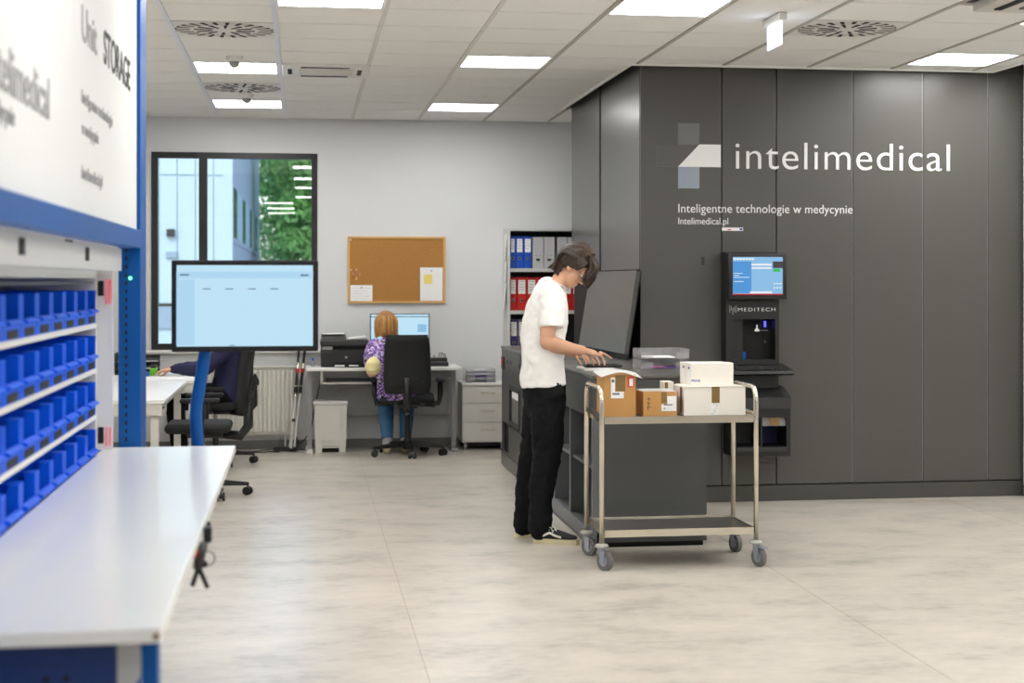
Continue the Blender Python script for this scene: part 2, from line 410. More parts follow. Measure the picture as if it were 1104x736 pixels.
wb = MB()
wb.box(-3.6, WX0, WALL_Y, WALL_Y+.3, -.1, 3.15); wb.box(WX1, 7.2, WALL_Y, WALL_Y+.3, -.1, 3.15)
wb.box(WX0, WX1, WALL_Y, WALL_Y+.3, -.1, WZ0); wb.box(WX0, WX1, WALL_Y, WALL_Y+.3, WZ1, 3.15)
struct(wb.build('wall_back', 'wall'))
struct(MB().box(-3.8, -3.6, -9.4, WALL_Y+.3, -.1, 3.15).build('wall_left', 'wall'))
struct(MB().box(7.2, 7.4, -9.4, WALL_Y+.3, -.1, 3.8).build('wall_right', 'wall'))
struct(MB().box(-3.8, 7.4, -9.4, -9.2, -.1, 3.15).build('wall_front', 'wall'))
struct(MB().box(5.036, 5.4, 10.87, 11.17, .08, 3.7).build('wall_column', 'wallr'))
struct(MB().box(5.034, 5.402, 10.862, 11.172, 0, .08).build('baseboard_column', 'base'))
bb = MB(); bb.box(-3.6, 1.8, WALL_Y-.012, WALL_Y, 0, .08)
struct(bb.build('baseboard_back', 'base'))
# window
wn = struct(thing('window_1', None, None, (-.61, WALL_Y+.05, WZ0))); 
f = MB(); a, b_ = WALL_Y-.012, WALL_Y+.09
f.box(WX0, WX0+.055, a, b_, WZ0, WZ1); f.box(WX1-.052, WX1, a, b_, WZ0, WZ1); f.box(WX0+.055, WX1-.052, a, b_, WZ1-.052, WZ1); f.box(WX0+.055, WX1-.052, a, b_, WZ0, WZ0+.052)
f.box(-.928, -.856, a, b_, WZ0+.052, WZ1-.052)
f.build('window_frame', 'frame', wn)
B('window_pane', 'glass', wn, WX0+.055, -.928, WALL_Y+.03, WALL_Y+.036, WZ0+.052, WZ1-.052)
B('window_pane', 'glass', wn, -.856, WX1-.052, WALL_Y+.03, WALL_Y+.036, WZ0+.052, WZ1-.052)
B('window_sill', 'whitem', wn, WX0-.06, WX1+.06, WALL_Y-.07, WALL_Y-.0125, WZ0-.035, WZ0-.003, bev=.006)

# ------------------------------------------------------------------ outdoors
struct(MB().box(-30, 30, WALL_Y+.4, 110, -.35, -.15).build('trim_pavement', 'asphalt'))
bx, by = -1.66, 40.0
bd = thing('office_building', 'white ribbed metal clad building seen through the left half of the window', 'building', (bx-6, by+10, -.15))
B('wall', 'facade', bd, bx-14, bx-.02, by, by+25, -.15, 9)
k = 0; x = bx
while x > bx-4.6:
    B('cladding_panel', 'facade', bd, x-.40, x-.015, by-.05, by, 1.0, 3.95); 
    B('cladding_panel', 'facade', bd, x-.40, x-.015, by-.05, by, 4.0, 8.9); x -= .415
B('plinth', 'facadeb', bd, bx-14, bx, by-.06, by, .4, .92)
B('plinth_band', 'wglass', bd, bx-14, bx, by-.065, by, .92, .98)
B('corner_trim', 'facade', bd, bx-.2, bx+.02, by-.07, by+.1, -.15, 9)
B('wall_lamp', 'dgrey', bd, -3.14, -2.96, by-.2, by-.05, 2.55, 2.72)
B('meter_box', 'facadeb', bd, -3.16, -2.9, by-.12, by-.05, 2.05, 2.2)
B('side_wall', 'facader', bd, bx-.02, bx, by+.1, by+25, -.15, 9)
for i in range(4):
    y = by+.25+i*6.1
    fr = B('window', 'facader', bd, bx, bx+.03, y, y+5.9, 2.42, 3.86)
    B('pane', 'wglass', fr, bx+.025, bx+.04, y+.15, y+2.0, 2.55, 3.74); B('pane', 'facade', fr, bx+.025, bx+.04, y+2.2, y+5.6, 2.55, 3.74)
def tree(loc, h, cr, n, m, label, seed):
    rnd = random.Random(seed)
    t = thing('leafy_tree', label, 'tree', loc, group='trees beyond the window')
    L = Vector(loc); b = MB().tube([L, L+Vector((.1, 0, h*.35)), L+Vector((-.1, .1, h*.75))], [.22, .16, .06], 8)
    for q in range(5):
        a = rnd.uniform(0, 6.28); b.tube([L+Vector((0, 0, h*(.25+.1*q))), L+Vector((math.cos(a)*cr*.6, math.sin(a)*cr*.6, h*(.45+.1*q)))], [.08, .03], 6)
    b.build('trunk', 'bark', t)
    verts, faces = [], []
    cl = [(L+Vector((rnd.uniform(-1, 1)*cr, rnd.uniform(-1, 1)*cr*.8, rnd.uniform(.12, 1)*h)), rnd.uniform(.35, .8)) for _ in range(int(n/60))]
    for cc, rr in cl:
        for q in range(60):
            v = Vector((rnd.gauss(0, 1), rnd.gauss(0, 1), rnd.gauss(0, .7)))*rr*.5; p = cc+v; s = rnd.uniform(.09, .2)
            a = Vector((rnd.gauss(0, 1), rnd.gauss(0, 1), rnd.gauss(0, .5))).normalized(); d = a.orthogonal().normalized(); d = Matrix.Rotation(rnd.uniform(0, 6.28), 3, a) @ d
            e2 = a.cross(d); i0 = len(verts)
            verts += [p-d*s, p+e2*s*.45+a*s*.1, p+d*s, p-e2*s*.45+a*s*.1]; faces.append((i0, i0+1, i0+2, i0+3))
    me = bpy.data.meshes.new('foliage'); me.from_pydata([tuple(v) for v in verts], [], faces)
    fo = link('foliage', me, m, t); fo['kind'] = 'stuff'
tree((.3, 70, -.15), 8.5, 1.9, 9000, 'leafd', 'dark green tree directly right of the white building outside', 3)
tree((1.25, 57, -.15), 6.5, 1.9, 10000, 'leaf', 'bright green tree behind the right half of the window', 5)
tree((.6, 76, -.15), 10, 3.4, 9000, 'leafd', 'tall dark tree furthest behind the other trees outside', 8)
tree((2.6, 63, -.15), 8, 2.2, 7000, 'leaf', 'light green tree at the right edge of the window view', 11)

# ------------------------------------------------------------------ ceiling equipment
def led_panel(x, y, label, group='square ceiling light panels'):
    t = thing('ceiling_light', label, 'ceiling light', (x+.3, y+.3, 3.0), group=group)
    fr = MB()
    for q in ((x+.012, x+.588, y+.006, y+.022), (x+.012, x+.588, y+.578, y+.594), (x+.012, x+.028, y+.022, y+.578), (x+.572, x+.588, y+.022, y+.578)): fr.box(*q, 2.997, 3.014)
    fr.build('light_frame', 'rim', t)
    B('light_diffuser', 'led', t, x+.028, x+.572, y+.022, y+.578, 2.9985, 3.010)
    return t
LL = {(0, 4): 'square ceiling light over the left, between the two round air diffusers', (0, 8): 'small looking square ceiling light over the left nearest the window wall',
      (1, -1): 'bright square ceiling light cut by the top edge left of the picture centre', (3, 3): 'square ceiling light above the cork board side, left of the dark cabinet',
      (3, 8): 'square ceiling light furthest back, next to the back wall above the woman', (4, -1): 'bright square ceiling light cut by the top edge right of the picture centre',
      (8, 2): 'square ceiling light right above the right end of the dark cabinet', (8, -1): 'square ceiling light showing only its corner at the right picture edge'}
first = None
for kr in LIGHTS:
    p = (gx(kr[0]), gy(kr[1]))
    if first is None: first = led_panel(p[0], p[1], LL[kr]); fp = p
    else: dup(first, (p[0]+.3, p[1]+.3, 3.0), None, LL[kr])
OUT = [(1, -5), (1, -9), (1, -14)]+[(4, r) for r in (-4, -7, -10, -13, -17, -21)]+[(7, r) for r in (-5, -8, -11, -14, -18)]+[(10, r) for r in (1, -2, -5, -8, -11, -15, -20)]+[(0, -18), (0, -22), (0, -26), (-3, 4), (-4, -1), (-4, -4), (-4, -7), (-4, -10)]  # rows mirrored in the window, plus unseen panels added to brighten the room
for kr in OUT:
    dup(first, (gx(kr[0])+.3, gy(kr[1])+.3, 2.996), None, 'square ceiling light outside the picture, in a set partly added for brightness', 'ceiling lights outside the picture')
def diffuser(x, y, label):
    t = thing('air_diffuser', label, 'air vent', (x+.3, y+.3, 3.0), group='round swirl air diffusers')
    B('face_plate', 'whitem', t, x+.013, x+.587, y+.006, y+.594, 2.996, 3.012)
    cx, cy = x+.3, y+.3
    s = MB(); g = MB()
    def sect(mb, r0, r1, a0, a1, z):
        n = max(1, int((a1-a0)/.12)); pts = [(cx+r1*math.cos(a0+(a1-a0)*i/n), cy+r1*math.sin(a0+(a1-a0)*i/n), z) for i in range(n+1)]+[(cx+r0*math.cos(a1-(a1-a0)*i/n), cy+r0*math.sin(a1-(a1-a0)*i/n), z) for i in range(n+1)]
        mb.prism(pts, (0, 0, .004))
    for i in range(24):
        a = i*2*PI/24+.06
        sect(s, .205, .285, a, a+.085, 2.993)
    for i in range(12):
        a = i*2*PI/12+.02
        sect(s, .075, .175, a, a+.13, 2.993)
    s.build('vent_slots', 'blackm', t)
    for i in range(24):
        a = i*2*PI/24+.17
        sect(g, .195, .278, a, a+.13, 2.9925)
    g.build('vent_vanes', 'runner', t)
    h = MB(); h.lathe((cx, cy, 2.992), [(.06, .004), (.06, 0), (.045, -.003)], 24); h.build('hub_disc', 'whitem', t)
diffuser(gx(0), gy(1), 'round swirl air diffuser nearest the camera over the left row of lights')
diffuser(gx(0), gy(6), 'round swirl air diffuser further back, between the two left ceiling lights')
diffuser(gx(6), gy(0), 'round swirl air diffuser over the dark cabinet on the right')
# cassette air conditioner with an oval relief
x, y = gx(1), gy(4)
t = thing('air_conditioner', 'white ceiling cassette air conditioner beside the left light', 'air conditioner', (x+.3, y+.3, 3.0))
B('cassette_panel', 'whitem', t, x+.014, x+.61, y-.03, y+.63, 2.984, 3.012, bev=.006)
B('intake_grille', 'deske', t, x+.13, x+.5, y+.16, y+.46, 2.979, 2.986, bev=.004)
B('outlet_slot', 'blackm', t, x+.14, x+.47, y+.055, y+.085, 2.980, 2.987); B('outlet_slot', 'blackm', t, x+.14, x+.47, y+.535, y+.565, 2.980, 2.987)
for sx in (.05, .53):
    B('outlet_slot', 'blackm', t, x+sx, x+sx+.03, y+.18, y+.44, 2.980, 2.987)
x, y = gx(7)+.14, gy(-2)-.10
t = thing('air_conditioner', 'grey ceiling cassette unit cut by the top right picture corner', 'air conditioner', (x+.3, y+.5, 3.0))
B('cassette_panel', 'runner', t, x-.05, x+.72, y+.02, y+.68, 2.96, 3.012, bev=.01)
B('outlet_slot', 'blackm', t, x+.02, x+.06, y+.1, y+.56, 2.952, 2.962); B('outlet_slot', 'blackm', t, x+.1, x+.6, y+.1, y+.14, 2.952, 2.962)
B('intake_grille', 'greym', t, x+.14, x+.58, y+.18, y+.52, 2.95, 2.962, bev=.004)
def detector(x, y, label):
    t = thing('smoke_detector', label, 'smoke detector', (x, y, 3.0), group='smoke detectors')
    MB().lathe((x, y, 3.0), [(.055, 0), (.055, -.012), (.05, -.03), (.04, -.036)][::-1], 24).build('mounting_base', 'deskw', t, 'auto')
    MB().lathe((x, y, 2.964), [(.036, 0), (.034, -.02), (.02, -.034), (.008, -.04)][::-1], 20).build('sensor_dome', 'greym', t, 'auto')
detector(-.449, 11.2, 'white smoke detector in front of the nearer left ceiling light')
detector(-.44, 13.45, 'white smoke detector in front of the further left ceiling light')
t = thing('exit_sign', 'lit white exit sign blade hanging from the ceiling on the right', 'exit sign', (2.6, 9.02, 3.0))
B('sign_housing', 'whitem', t, 2.575, 2.625, 8.86, 9.2, 2.955, 2.999, bev=.008)
B('light_blade', 'exitl', t, 2.596, 2.604, 8.885, 9.165, 2.826, 2.956)

# ------------------------------------------------------------------ dark storage block
BX, BY, BX1, BY1 = 2.275, 11.2, 5.5, 14.14
blk = thing('storage_machine', 'tall dark grey panelled storage machine with white lettering on its front', 'machine', (3.9, 12.6, 0))
B('core', 'blackm', blk, BX+.02, BX1, BY+.02, BY1-.01, .02, 3.5)
xs = [2.275, 2.849, 3.238, 3.790, 4.302, 4.783, 5.5]
for a, b in zip(xs, xs[1:]):
    MB().box(a+.0035, b-.0035, BY, BY+.022, .115, 3.45, bev=.003).build('front_panel', 'panel', blk)
B('plinth', 'panel2', blk, BX, BX1, BY-.006, BY+.02, 0, .108)
st = MB()
for x in xs[3:6]: st.box(x-.0035, x+.0035, BY+.008, BY+.018, .12, 3.4)
st.build('joint_strip', 'greym', blk)
MB().box(BX, BX+.022, BY+.024, 12.715, 1.60, 3.45, bev=.003).build('side_panel', 'pside', blk)
MB().box(BX, BX+.022, 12.79, BY1, 1.60, 3.45, bev=.003).build('side_panel', 'pside', blk)
link('lettering', text_mesh('intelimedical', 2.947, 2.296, 1.552, .186, BY, .006, -.006, 1.07), 'sign', blk)
link('lettering', text_mesh('Inteligentne technologie w medycynie', 2.543, 1.993, 1.243, .058, BY, .003, .0, 1.03), 'sign', blk)
link('lettering', text_mesh('Intelimedical.pl', 2.543, 1.912, .352, .045, BY, .003, .0), 'sign', blk)
link('number', text_mesh('1', 2.705, 1.632, .022, .055, BY, .002, .008), 'ink', blk)
def vp(pts, m): MB().prism([(x, BY-.004, z) for x, z in pts], (0, .004, 0)).build('emblem_piece', m, blk)
vp([(2.541, 2.459), (2.691, 2.459), (2.691, 2.606), (2.541, 2.606)], 'signg')
vp([(2.392, 2.305), (2.539, 2.305), (2.685, 2.456), (2.392, 2.456)], 'signd')
vp([(2.541, 2.306), (2.842, 2.306), (2.842, 2.461), (2.691, 2.461)], 'sign')
vp([(2.541, 2.158), (2.691, 2.158), (2.691, 2.305), (2.541, 2.305)], 'signb')
stk = B('sticker', 'paper', blk, 2.849, 3.0, BY-.003, BY, 1.868, 1.891)
B('sticker_mark', 'redl', stk, 2.89, 2.915, BY-.004, BY-.003, 1.872, 1.879); B('sticker_mark', 'inkb', stk, 2.975, 2.995, BY-.004, BY-.003, 1.873, 1.886)

# ------------------------------------------------------------------ terminal on the block
tm = thing('dispensing_terminal', 'black operator terminal with lit screen and pick-up bay on the dark cabinet front', 'terminal', (3.05, 11.1, .34))
T0, T1 = 11.06, BY
mo = B('monitor', 'black', tm, 2.842, 3.25, 10.985, 11.045, 1.399, 1.712, bev=.006)
B('screen', 'scrb2', mo, 2.872, 3.22, 10.982, 10.986, 1.428, 1.685)
y = 10.981
B('screen_panel', 'scrb', mo, 2.872, 3.0, y-.001, y+.001, 1.44, 1.655); B('screen_panel', 'scrb2', mo, 3.0, 3.14, y-.001, y+.001, 1.45, 1.60)
B('screen_header', 'scrw', mo, 3.0, 3.14, y-.002, y, 1.605, 1.64); B('screen_header', 'scrb', mo, 3.0, 3.14, y-.003, y-.001, 1.618, 1.625)
B('screen_block', 'scrk', mo, 3.15, 3.22, y-.002, y, 1.61, 1.655); B('screen_block', 'scrg', mo, 3.152, 3.20, y-.002, y, 1.585, 1.606)
B('screen_bar', 'scrr', mo, 2.872, 3.22, y-.002, y, 1.428, 1.436); B('screen_bar', 'scrw', mo, 2.99, 3.145, y-.002, y, 1.438, 1.452)
sb = MB()
for i, (a, b, z) in enumerate(((2.878, 2.94, 1.572), (2.878, 2.915, 1.558), (2.878, 2.985, 1.545), (2.878, 2.945, 1.517))): sb.box(a, b, y-.003, y-.001, z, z+.004)
for i in range(7): sb.box(2.876+i*.021, 2.892+i*.021, y-.003, y-.001, 1.665, 1.678)
for i in range(3): sb.box(3.155+i*.02, 3.168+i*.02, y-.003, y-.001, 1.50, 1.508); sb.box(3.155+i*.02, 3.168+i*.02, y-.003, y-.001, 1.472, 1.48)
sb.build('screen_text', 'scrw', mo)
B('monitor_bracket', 'blackm', tm, 2.95, 3.13, 11.045, T1, 1.45, 1.66)
h = MB(); h.box(2.845, 2.895, T0, T1, .95, 1.72); h.box(3.19, 3.217, T0, T1, .95, 1.40); h.box(2.895, 3.19, T0, T1, 1.262, 1.40); h.box(2.895, 3.19, T0, T1, .95, .985); h.box(2.895, 3.217, 11.12, T1, 1.4, 1.72)
h.build('housing', 'black', tm)
bay = B('bay_back', 'blackm', tm, 2.895, 3.19, T1-.012, T1-.002, .985, 1.262)
B('bay_door', 'black', tm, 2.895, 2.968, T0+.03, T0+.045, .985, 1.262)
MB().lathe((3.083, T1-.06, 1.176), [(.016, 0), (.015, .014), (.005, .02), (.004, .045)], 12).build('bay_lamp', 'ledw', tm)
B('bay_indicator', 'ledb', tm, 3.145, 3.157, T1-.03, T1-.012, 1.205, 1.245)
B('bay_bracket', 'greym', tm, 3.11, 3.17, T1-.03, T1-.012, 1.178, 1.184); B('bay_catch', 'greym', tm, 3.148, 3.154, T1-.03, T1-.012, 1.095, 1.11)
B('blue_block', 'blue', tm, 2.972, 3.0, T0+.06, T1-.012, .985, 1.035)
link('maker_lettering', text_mesh('MEDITECH', 2.928, 1.316, .262, .023, T0, .002, -.012, 1.22), 'sign', tm)
lb = MB()
for i, (dx, z0, z1) in enumerate(((0, 1.31, 1.36), (.011, 1.325, 1.352), (.022, 1.296, 1.345), (.033, 1.315, 1.35), (.044, 1.31, 1.362))): lb.box(2.868+dx, 2.872+dx, T0-.002, T0, z0-.004, z1-.004)
lb.build('maker_emblem', 'greym', tm)
MB().prism([(2.845, T1, .95), (2.845, 10.93, .915), (2.845, 10.92, .895), (2.845, 10.95, .882), (2.845, T1, .87)], (.44, 0, 0)).build('keyboard_shelf', 'black', tm)
kb = MB()
for r_ in range(4):
    for i in range(15): kb.box(2.89+i*.022, 2.908+i*.022, 10.955+r_*.024, 10.974+r_*.024, .922+r_*.004, .932+r_*.005)
o = kb.build('keyboard_keys', 'dgrey', tm); o['kind'] = 'stuff'
B('under_panel', 'black', tm, 2.86, 3.217, T0+.02, T1, .79, .872)
MB().prism([(2.86, T1, .80), (2.86, 11.12, .80), (2.86, 10.93, .735), (2.86, 10.93, .66), (2.86, T1, .66)], (.403, 0, 0)).build('hood', 'dgrey', tm)
h = MB(); h.box(2.86, 2.885, 10.94, T1, .337, .66); h.box(3.235, 3.263, 10.94, T1, .337, .66); h.box(2.885, 3.235, 10.94, T1, .337, .40); h.box(2.885, 3.235, 10.94, T1, .60, .66); h.box(2.885, 3.235, T1-.015, T1, .4, .6)
h.box(3.055, 3.068, 10.95, T1-.015, .40, .60)
h.build('drop_bin', 'black', tm)
B('bin_rim', 'dgrey', tm, 2.885, 3.235, 10.93, 10.94, .37, .40); B('bin_liner', 'navy', tm, 3.07, 3.23, T1-.05, T1-.016, .41, .55)
B('tape_strip', 'tape', tm, 3.12, 3.19, 10.955, 10.96, .545, .60); B('clear_flap', 'acryl', tm, 3.07, 3.233, 10.962, 10.966, .54, .60)

# ------------------------------------------------------------------ counter
CX, CZ = 1.625, .985
ct = thing('output_counter', 'long dark grey machine counter running from the trolley back to the cabinet', 'counter', (1.95, 11.5, 0))
B('worktop', 'countert', ct, CX-.006, 2.30, 9.36, 11.195, CZ-.022, CZ, bev=.003)
B('worktop', 'countert', ct, CX-.006, 2.27, 11.2, 13.76, CZ-.022, CZ, bev=.003)
B('front_panel', 'counter', ct, CX+.06, 2.296, 9.375, 9.395, .03, .955)
B('top_band', 'counter', ct, CX, 2.296, 9.366, 9.375, .78, .96)
B('toe_kick', 'blackm', ct, CX+.08, 2.28, 9.40, 9.42, .0, .03)
# left flank: upper panels, open bays with uprights and shelves, base rail
B('upper_panel', 'counter', ct, CX, CX+.02, 9.378, 11.30, .742, .960)
B('upper_panel', 'counter', ct, CX, CX+.02, 11.305, 12.53, .742, .960)
for a, b in ((9.378, 9.42), (10.17, 10.215), (10.82, 10.86), (11.6, 11.64)):
    B('upright', 'counterl', ct, CX+.004, CX+.5, a, b, .10, .742)
B('bay_back', 'blackm', ct, CX+.5, CX+.52, 9.42, 12.5, .05, .96)
for a, b in ((9.42, 10.17), (10.215, 10.82), (10.86, 11.6)):
    B('shelf', 'counterl', ct, CX+.02, CX+.5, a, b, .438, .456)
B('base_rail', 'counterl', ct, CX-.004, CX+.03, 9.378, 12.5, .012, .10)
B('bay_floor', 'counter', ct, CX+.03, CX+.5, 9.42, 12.5, .08, .10)
B('flank_panel', 'counter', ct, CX, CX+.02, 11.64, 12.53, .105, .738)
# far service unit of the counter
B('service_body', 'blackm', ct, CX+.03, 2.26, 12.56, 13.74, .03, .955)
sp = MB(); sp.box(CX, CX+.02, 12.55, 13.75, .70, .960); sp.box(CX, CX+.02, 12.55, 12.60, .36, .70); sp.box(CX, CX+.02, 13.22, 13.75, .37, .70); sp.box(CX, CX+.02, 12.55, 13.22, .12, .36); sp.box(CX, CX+.02, 13.22, 13.28, .12, .37); sp.box(CX, CX+.02, 13.72, 13.75, .12, .37)
sp.build('service_panel', 'counter', ct)
B('service_rail', 'counter', ct, CX-.004, CX+.03, 12.53, 13.755, .01, .115); B('far_end_panel', 'counter', ct, CX+.02, 2.26, 13.75, 13.76, .02, .96)
wf = MB(); wf.box(CX-.006, CX+.006, 12.60, 12.64, .38, .70); wf.box(CX-.006, CX+.006, 13.18, 13.22, .38, .70); wf.box(CX-.006, CX+.006, 12.64, 13.18, .66, .70); wf.box(CX-.006, CX+.006, 12.64, 13.18, .38, .41)
wf.build('service_window_frame', 'dgrey', ct)
B('service_window_pane', 'greym', ct, CX+.012, CX+.016, 12.64, 13.18, .41, .66); B('window_label', 'paper', ct, CX+.004, CX+.008, 12.68, 13.1, .60, .65)
B('switch_plate', 'black', ct, CX-.006, CX, 13.56, 13.74, .80, .90); B('red_switch', 'red', ct, CX-.013, CX-.0065, 13.6, 13.68, .83, .885, bev=.002)
B('key_lock', 'greym', ct, CX-.008, CX, 13.62, 13.66, .76, .79)
hl = MB()
for yy in (10.465, 10.68, 12.62, 13.15, 13.35, 13.72): hl.cyl((CX-.002, yy, .87), (CX, yy, .87), .014 if yy < 12 else .02, 12)
hl.build('screw_hole', 'blackm', ct)
# grey access panel leaning on the counter against the block
t = thing('access_panel', 'large plain grey panel leaning upright on the counter against the dark cabinet', 'panel', (2.2, 11.9, CZ))
A1, A2, A3, A4 = Vector((2.15, 11.12, 1.028)), Vector((2.10, 12.72, 1.028)), Vector((2.195, 12.74, 1.593)), Vector((2.228, 11.08, 1.595))
nv = Vector((.026, 0, -.006))
MB().prism([A1, A2, A3, A4], nv).build('panel_sheet', 'pside', t)
MB().prism([A1+Vector((.012, 0, .0)), A2+Vector((.012, 0, 0)), A2+Vector((.012, 0, -.041)), A1+Vector((.012, 0, -.041))], (.02, 0, 0)).build('base_shadow_strip', 'blackm', t)  # added strip down to the counter, black for the shade under the edge
ed = MB(); ed.prism([A1+nv, A1+nv+Vector((.015, .05, 0)), A4+nv+Vector((.015, .05, 0)), A4+nv], (.004, 0, 0)); ed.build('panel_edge_seal', 'blackm', t)

# ------------------------------------------------------------------ things on the counter
pp = MB().box(1.665, 1.86, 9.86, 10.16, CZ, CZ+.012).build('paper_stack', 'paper'); tag(pp, 'white paper pile lying on the counter under the black handheld device', 'paper')
t = thing('handheld_device', 'flat black handheld device under the young man\'s hands on the counter', 'device', (1.80, 10.02, CZ+.0125))
MB().box(1.69, 1.915, 9.96, 10.08, CZ+.0125, CZ+.031, bev=.006).build('casing', 'black', t, 'auto'); B('display', 'blackm', t, 1.71, 1.89, 9.975, 10.065, CZ+.031, CZ+.032)
t = thing('loose_sheet', 'white sheet lying at the near corner of the dark counter', 'paper', (1.75, 9.65, CZ))
MB().prism([(1.69, 9.55, CZ+.0005), (1.83, 9.46, CZ+.0005), (1.90, 9.72, CZ+.0005), (1.74, 9.80, CZ+.0005)], (0, 0, .0015)).build('sheet', 'paper', t)
t = thing('letter_tray', 'clear acrylic two tier letter tray on the counter behind the white boxes', 'letter tray', (2.18, 10.1, CZ))
def acrylic_tray(t, x0, x1, y0, y1, z, tiers, hgt):
    for k in range(tiers):
        zz = z+k*hgt
        a = MB(); a.box(x0, x1, y0, y1, zz+.001, zz+.004); a.box(x0, x0+.003, y0, y1, zz+.004, zz+hgt-.004); a.box(x1-.003, x1, y0, y1, zz+.004, zz+hgt-.004); a.box(x0+.003, x1-.003, y1-.003, y1, zz+.004, zz+hgt-.004)
        a.box(x0+.003, x0+.08, y0, y0+.003, zz+.004, zz+.04); a.box(x1-.08, x1-.003, y0, y0+.003, zz+.004, zz+.04)
        a.build('tray_tier', 'acryl', t)
acrylic_tray(t, 2.03, 2.335, 9.98, 10.22, CZ, 2, .063)
o = MB().box(2.09, 2.30, 10.0, 10.2, CZ+.005, CZ+.012).build('folder', 'purple'); tag(o, 'purple folder in the lower tier of the counter letter tray', 'folder')
o = MB().box(2.10, 2.19, 9.995, 10.15, CZ+.0125, CZ+.016).build('note_pad', 'pink'); tag(o, 'pink note pad on the purple folder in the counter tray', 'note pad')
o = MB().box(2.08, 2.25, 10.0, 10.2, CZ+.068, CZ+.074).build('paper_stack', 'paper'); tag(o, 'white papers in the upper tier of the counter letter tray', 'paper')

# ------------------------------------------------------------------ trolley
tr = thing('serving_trolley', 'two shelf stainless steel trolley carrying cartons in front of the counter', 'trolley', (1.97, 8.91, 0))
TX0, TX1, TY0, TY1 = 1.556, 2.395, 8.673, 9.155
for x in (TX0, TX1):
    pts = [(x, TY0, .14), (x, TY0, .88)]+[(x, TY0+.075-.075*math.cos(a), .88+.075*math.sin(a)) for a in [PI/2*i/6 for i in range(1, 7)]]
    pts += [(x, TY1-.075+.075*math.sin(a), .88+.075*math.cos(a)) for a in [PI/2*i/6 for i in range(0, 7)]]+[(x, TY1, .14)]
    MB().tube(pts, .0135, 14).build('handle_frame', 'steel', tr, True)
    B('cross_bar', 'steel', tr, x-.008, x+.008, TY0+.013, TY1-.013, .80, .825)
def shelf(z, name):
    s = MB(); x0, x1, y0, y1 = TX0+.014, TX1-.014, TY0-.006, TY1+.006
    s.box(x0, x1, y0, y0+.006, z-.038, z); s.box(x0, x1, y1-.006, y1, z-.038, z); s.box(x0, x0+.006, y0+.006, y1-.006, z-.038, z); s.box(x1-.006, x1, y0+.006, y1-.006, z-.038, z)
    s.build(name+'_rim', 'steel', tr)
    B(name, 'steels', tr, x0+.006, x1-.006, y0+.006, y1-.006, z-.016, z-.010)
shelf(.806, 'top_shelf'); shelf(.208, 'bottom_shelf')
def castor(x, y, a, brake):
    cs = MB().lathe((x, y, .115), [(.010, .026), (.03, .02), (.036, .012), (.034, .004), (.02, 0)][::-1], 20).build('castor_bumper', 'bumper', tr, 'auto')
    d = Vector((math.cos(a), math.sin(a), 0)); s = Vector((-d.y, d.x, 0)); c0 = Vector((x, y, .05))-d*.025
    f = MB().cyl((x, y, .10), (x, y, .116), .018, 12)
    for q in (-1, 1):
        f.prism([c0+s*q*.018+d*.03+Vector((0, 0, .052)), c0+s*q*.018-d*.015+Vector((0, 0, .052)), c0+s*q*.018-d*.012+Vector((0, 0, -.012)), c0+s*q*.018+d*.012+Vector((0, 0, -.012))], s*q*.003)
    f.build('castor_fork', 'zinc', tr)
    wl = MB().cyl(c0-s*.013, c0+s*.013, .05, 24); wl.build('castor_wheel', 'rubber', tr, 'auto')
    MB().cyl(c0-s*.0145, c0+s*.0145, .028, 16).build('wheel_hub', 'zinc', tr, 'auto')
    if brake:
        MB().prism([c0+s*.018+Vector((0, 0, .055)), c0+s*.018+d*-.05+Vector((0, 0, .05)), c0-s*.018+d*-.05+Vector((0, 0, .05)), c0-s*.018+Vector((0, 0, .055))], (0, 0, .006)).build('brake_lever', 'zinc', tr)
castor(TX0, TY0, 2.15, 0); castor(TX0, TY1, 2.2, 0); castor(TX1, TY0, 2.0, 1); castor(TX1, TY1, 1.9, 0)
# cartons
SZ = .798
def carton(label, x0, x1, y0, y1, z0, z1, m='card', group=None):
    t = thing('carton', label, 'box', ((x0+x1)/2, (y0+y1)/2, z0), group=group)
    MB().box(x0, x1, y0, y1, z0, z1, bev=.002).build('carton_body', m, t)
    return t
t = carton('taller brown cardboard carton on the trolley with a white sheet on top', 1.585, 1.757, 8.765, 8.99, SZ, 1.022)
y = 8.765
B('packing_tape', 'tape', t, 1.645, 1.700, y-.002, y, .935, 1.02); B('address_label', 'paper', t, 1.622, 1.645, y-.002, y, .92, 1.008); B('address_label', 'paper', t, 1.622, 1.692, y-.003, y, .897, .932)
B('red_label', 'redl', t, 1.712, 1.75, y-.002, y, .955, 1.012); B('label_window', 'paper', t, 1.722, 1.742, y-.003, y-.001, .962, 1.002)
lp = MB(); lp.box(1.626, 1.641, y-.0035, y-.0015, .982, .998); lp.box(1.63, 1.668, y-.004, y-.002, .916, .926); lp.build('label_print', 'printg', t)
# sheet draped over the carton
def sheet(name, label, rows, m='paper'):
    b = MB(); g = [[b.bm.verts.new(p) for p in r] for r in rows]; 
    for A, D in zip(g, g[1:]):
        for i in range(len(A)-1): b.bm.faces.new((A[i], A[i+1], D[i+1], D[i]))
    r = bmesh.ops.solidify(b.bm, geom=list(b.bm.faces), thickness=.0012)
    return tag(b.build(name, m, None, True), label, 'paper')
def arch(x0, x1, y, za, n=8): return [Vector((x0+(x1-x0)*i/n, y, za(i/n))) for i in range(n+1)]
sheet('paper_sheet', 'curled white sheet lying over the taller brown carton', [arch(1.565, 1.79, 8.735, lambda u: 1.012+.026*math.sin(min(1, u*1.5)*PI*.62)-.034*max(0, u-.55)/.45), arch(1.55, 1.775, 8.86, lambda u: 1.028+.018*math.sin(u*PI)), arch(1.565, 1.765, 9.0, lambda u: 1.03+.014*math.sin(u*PI))])
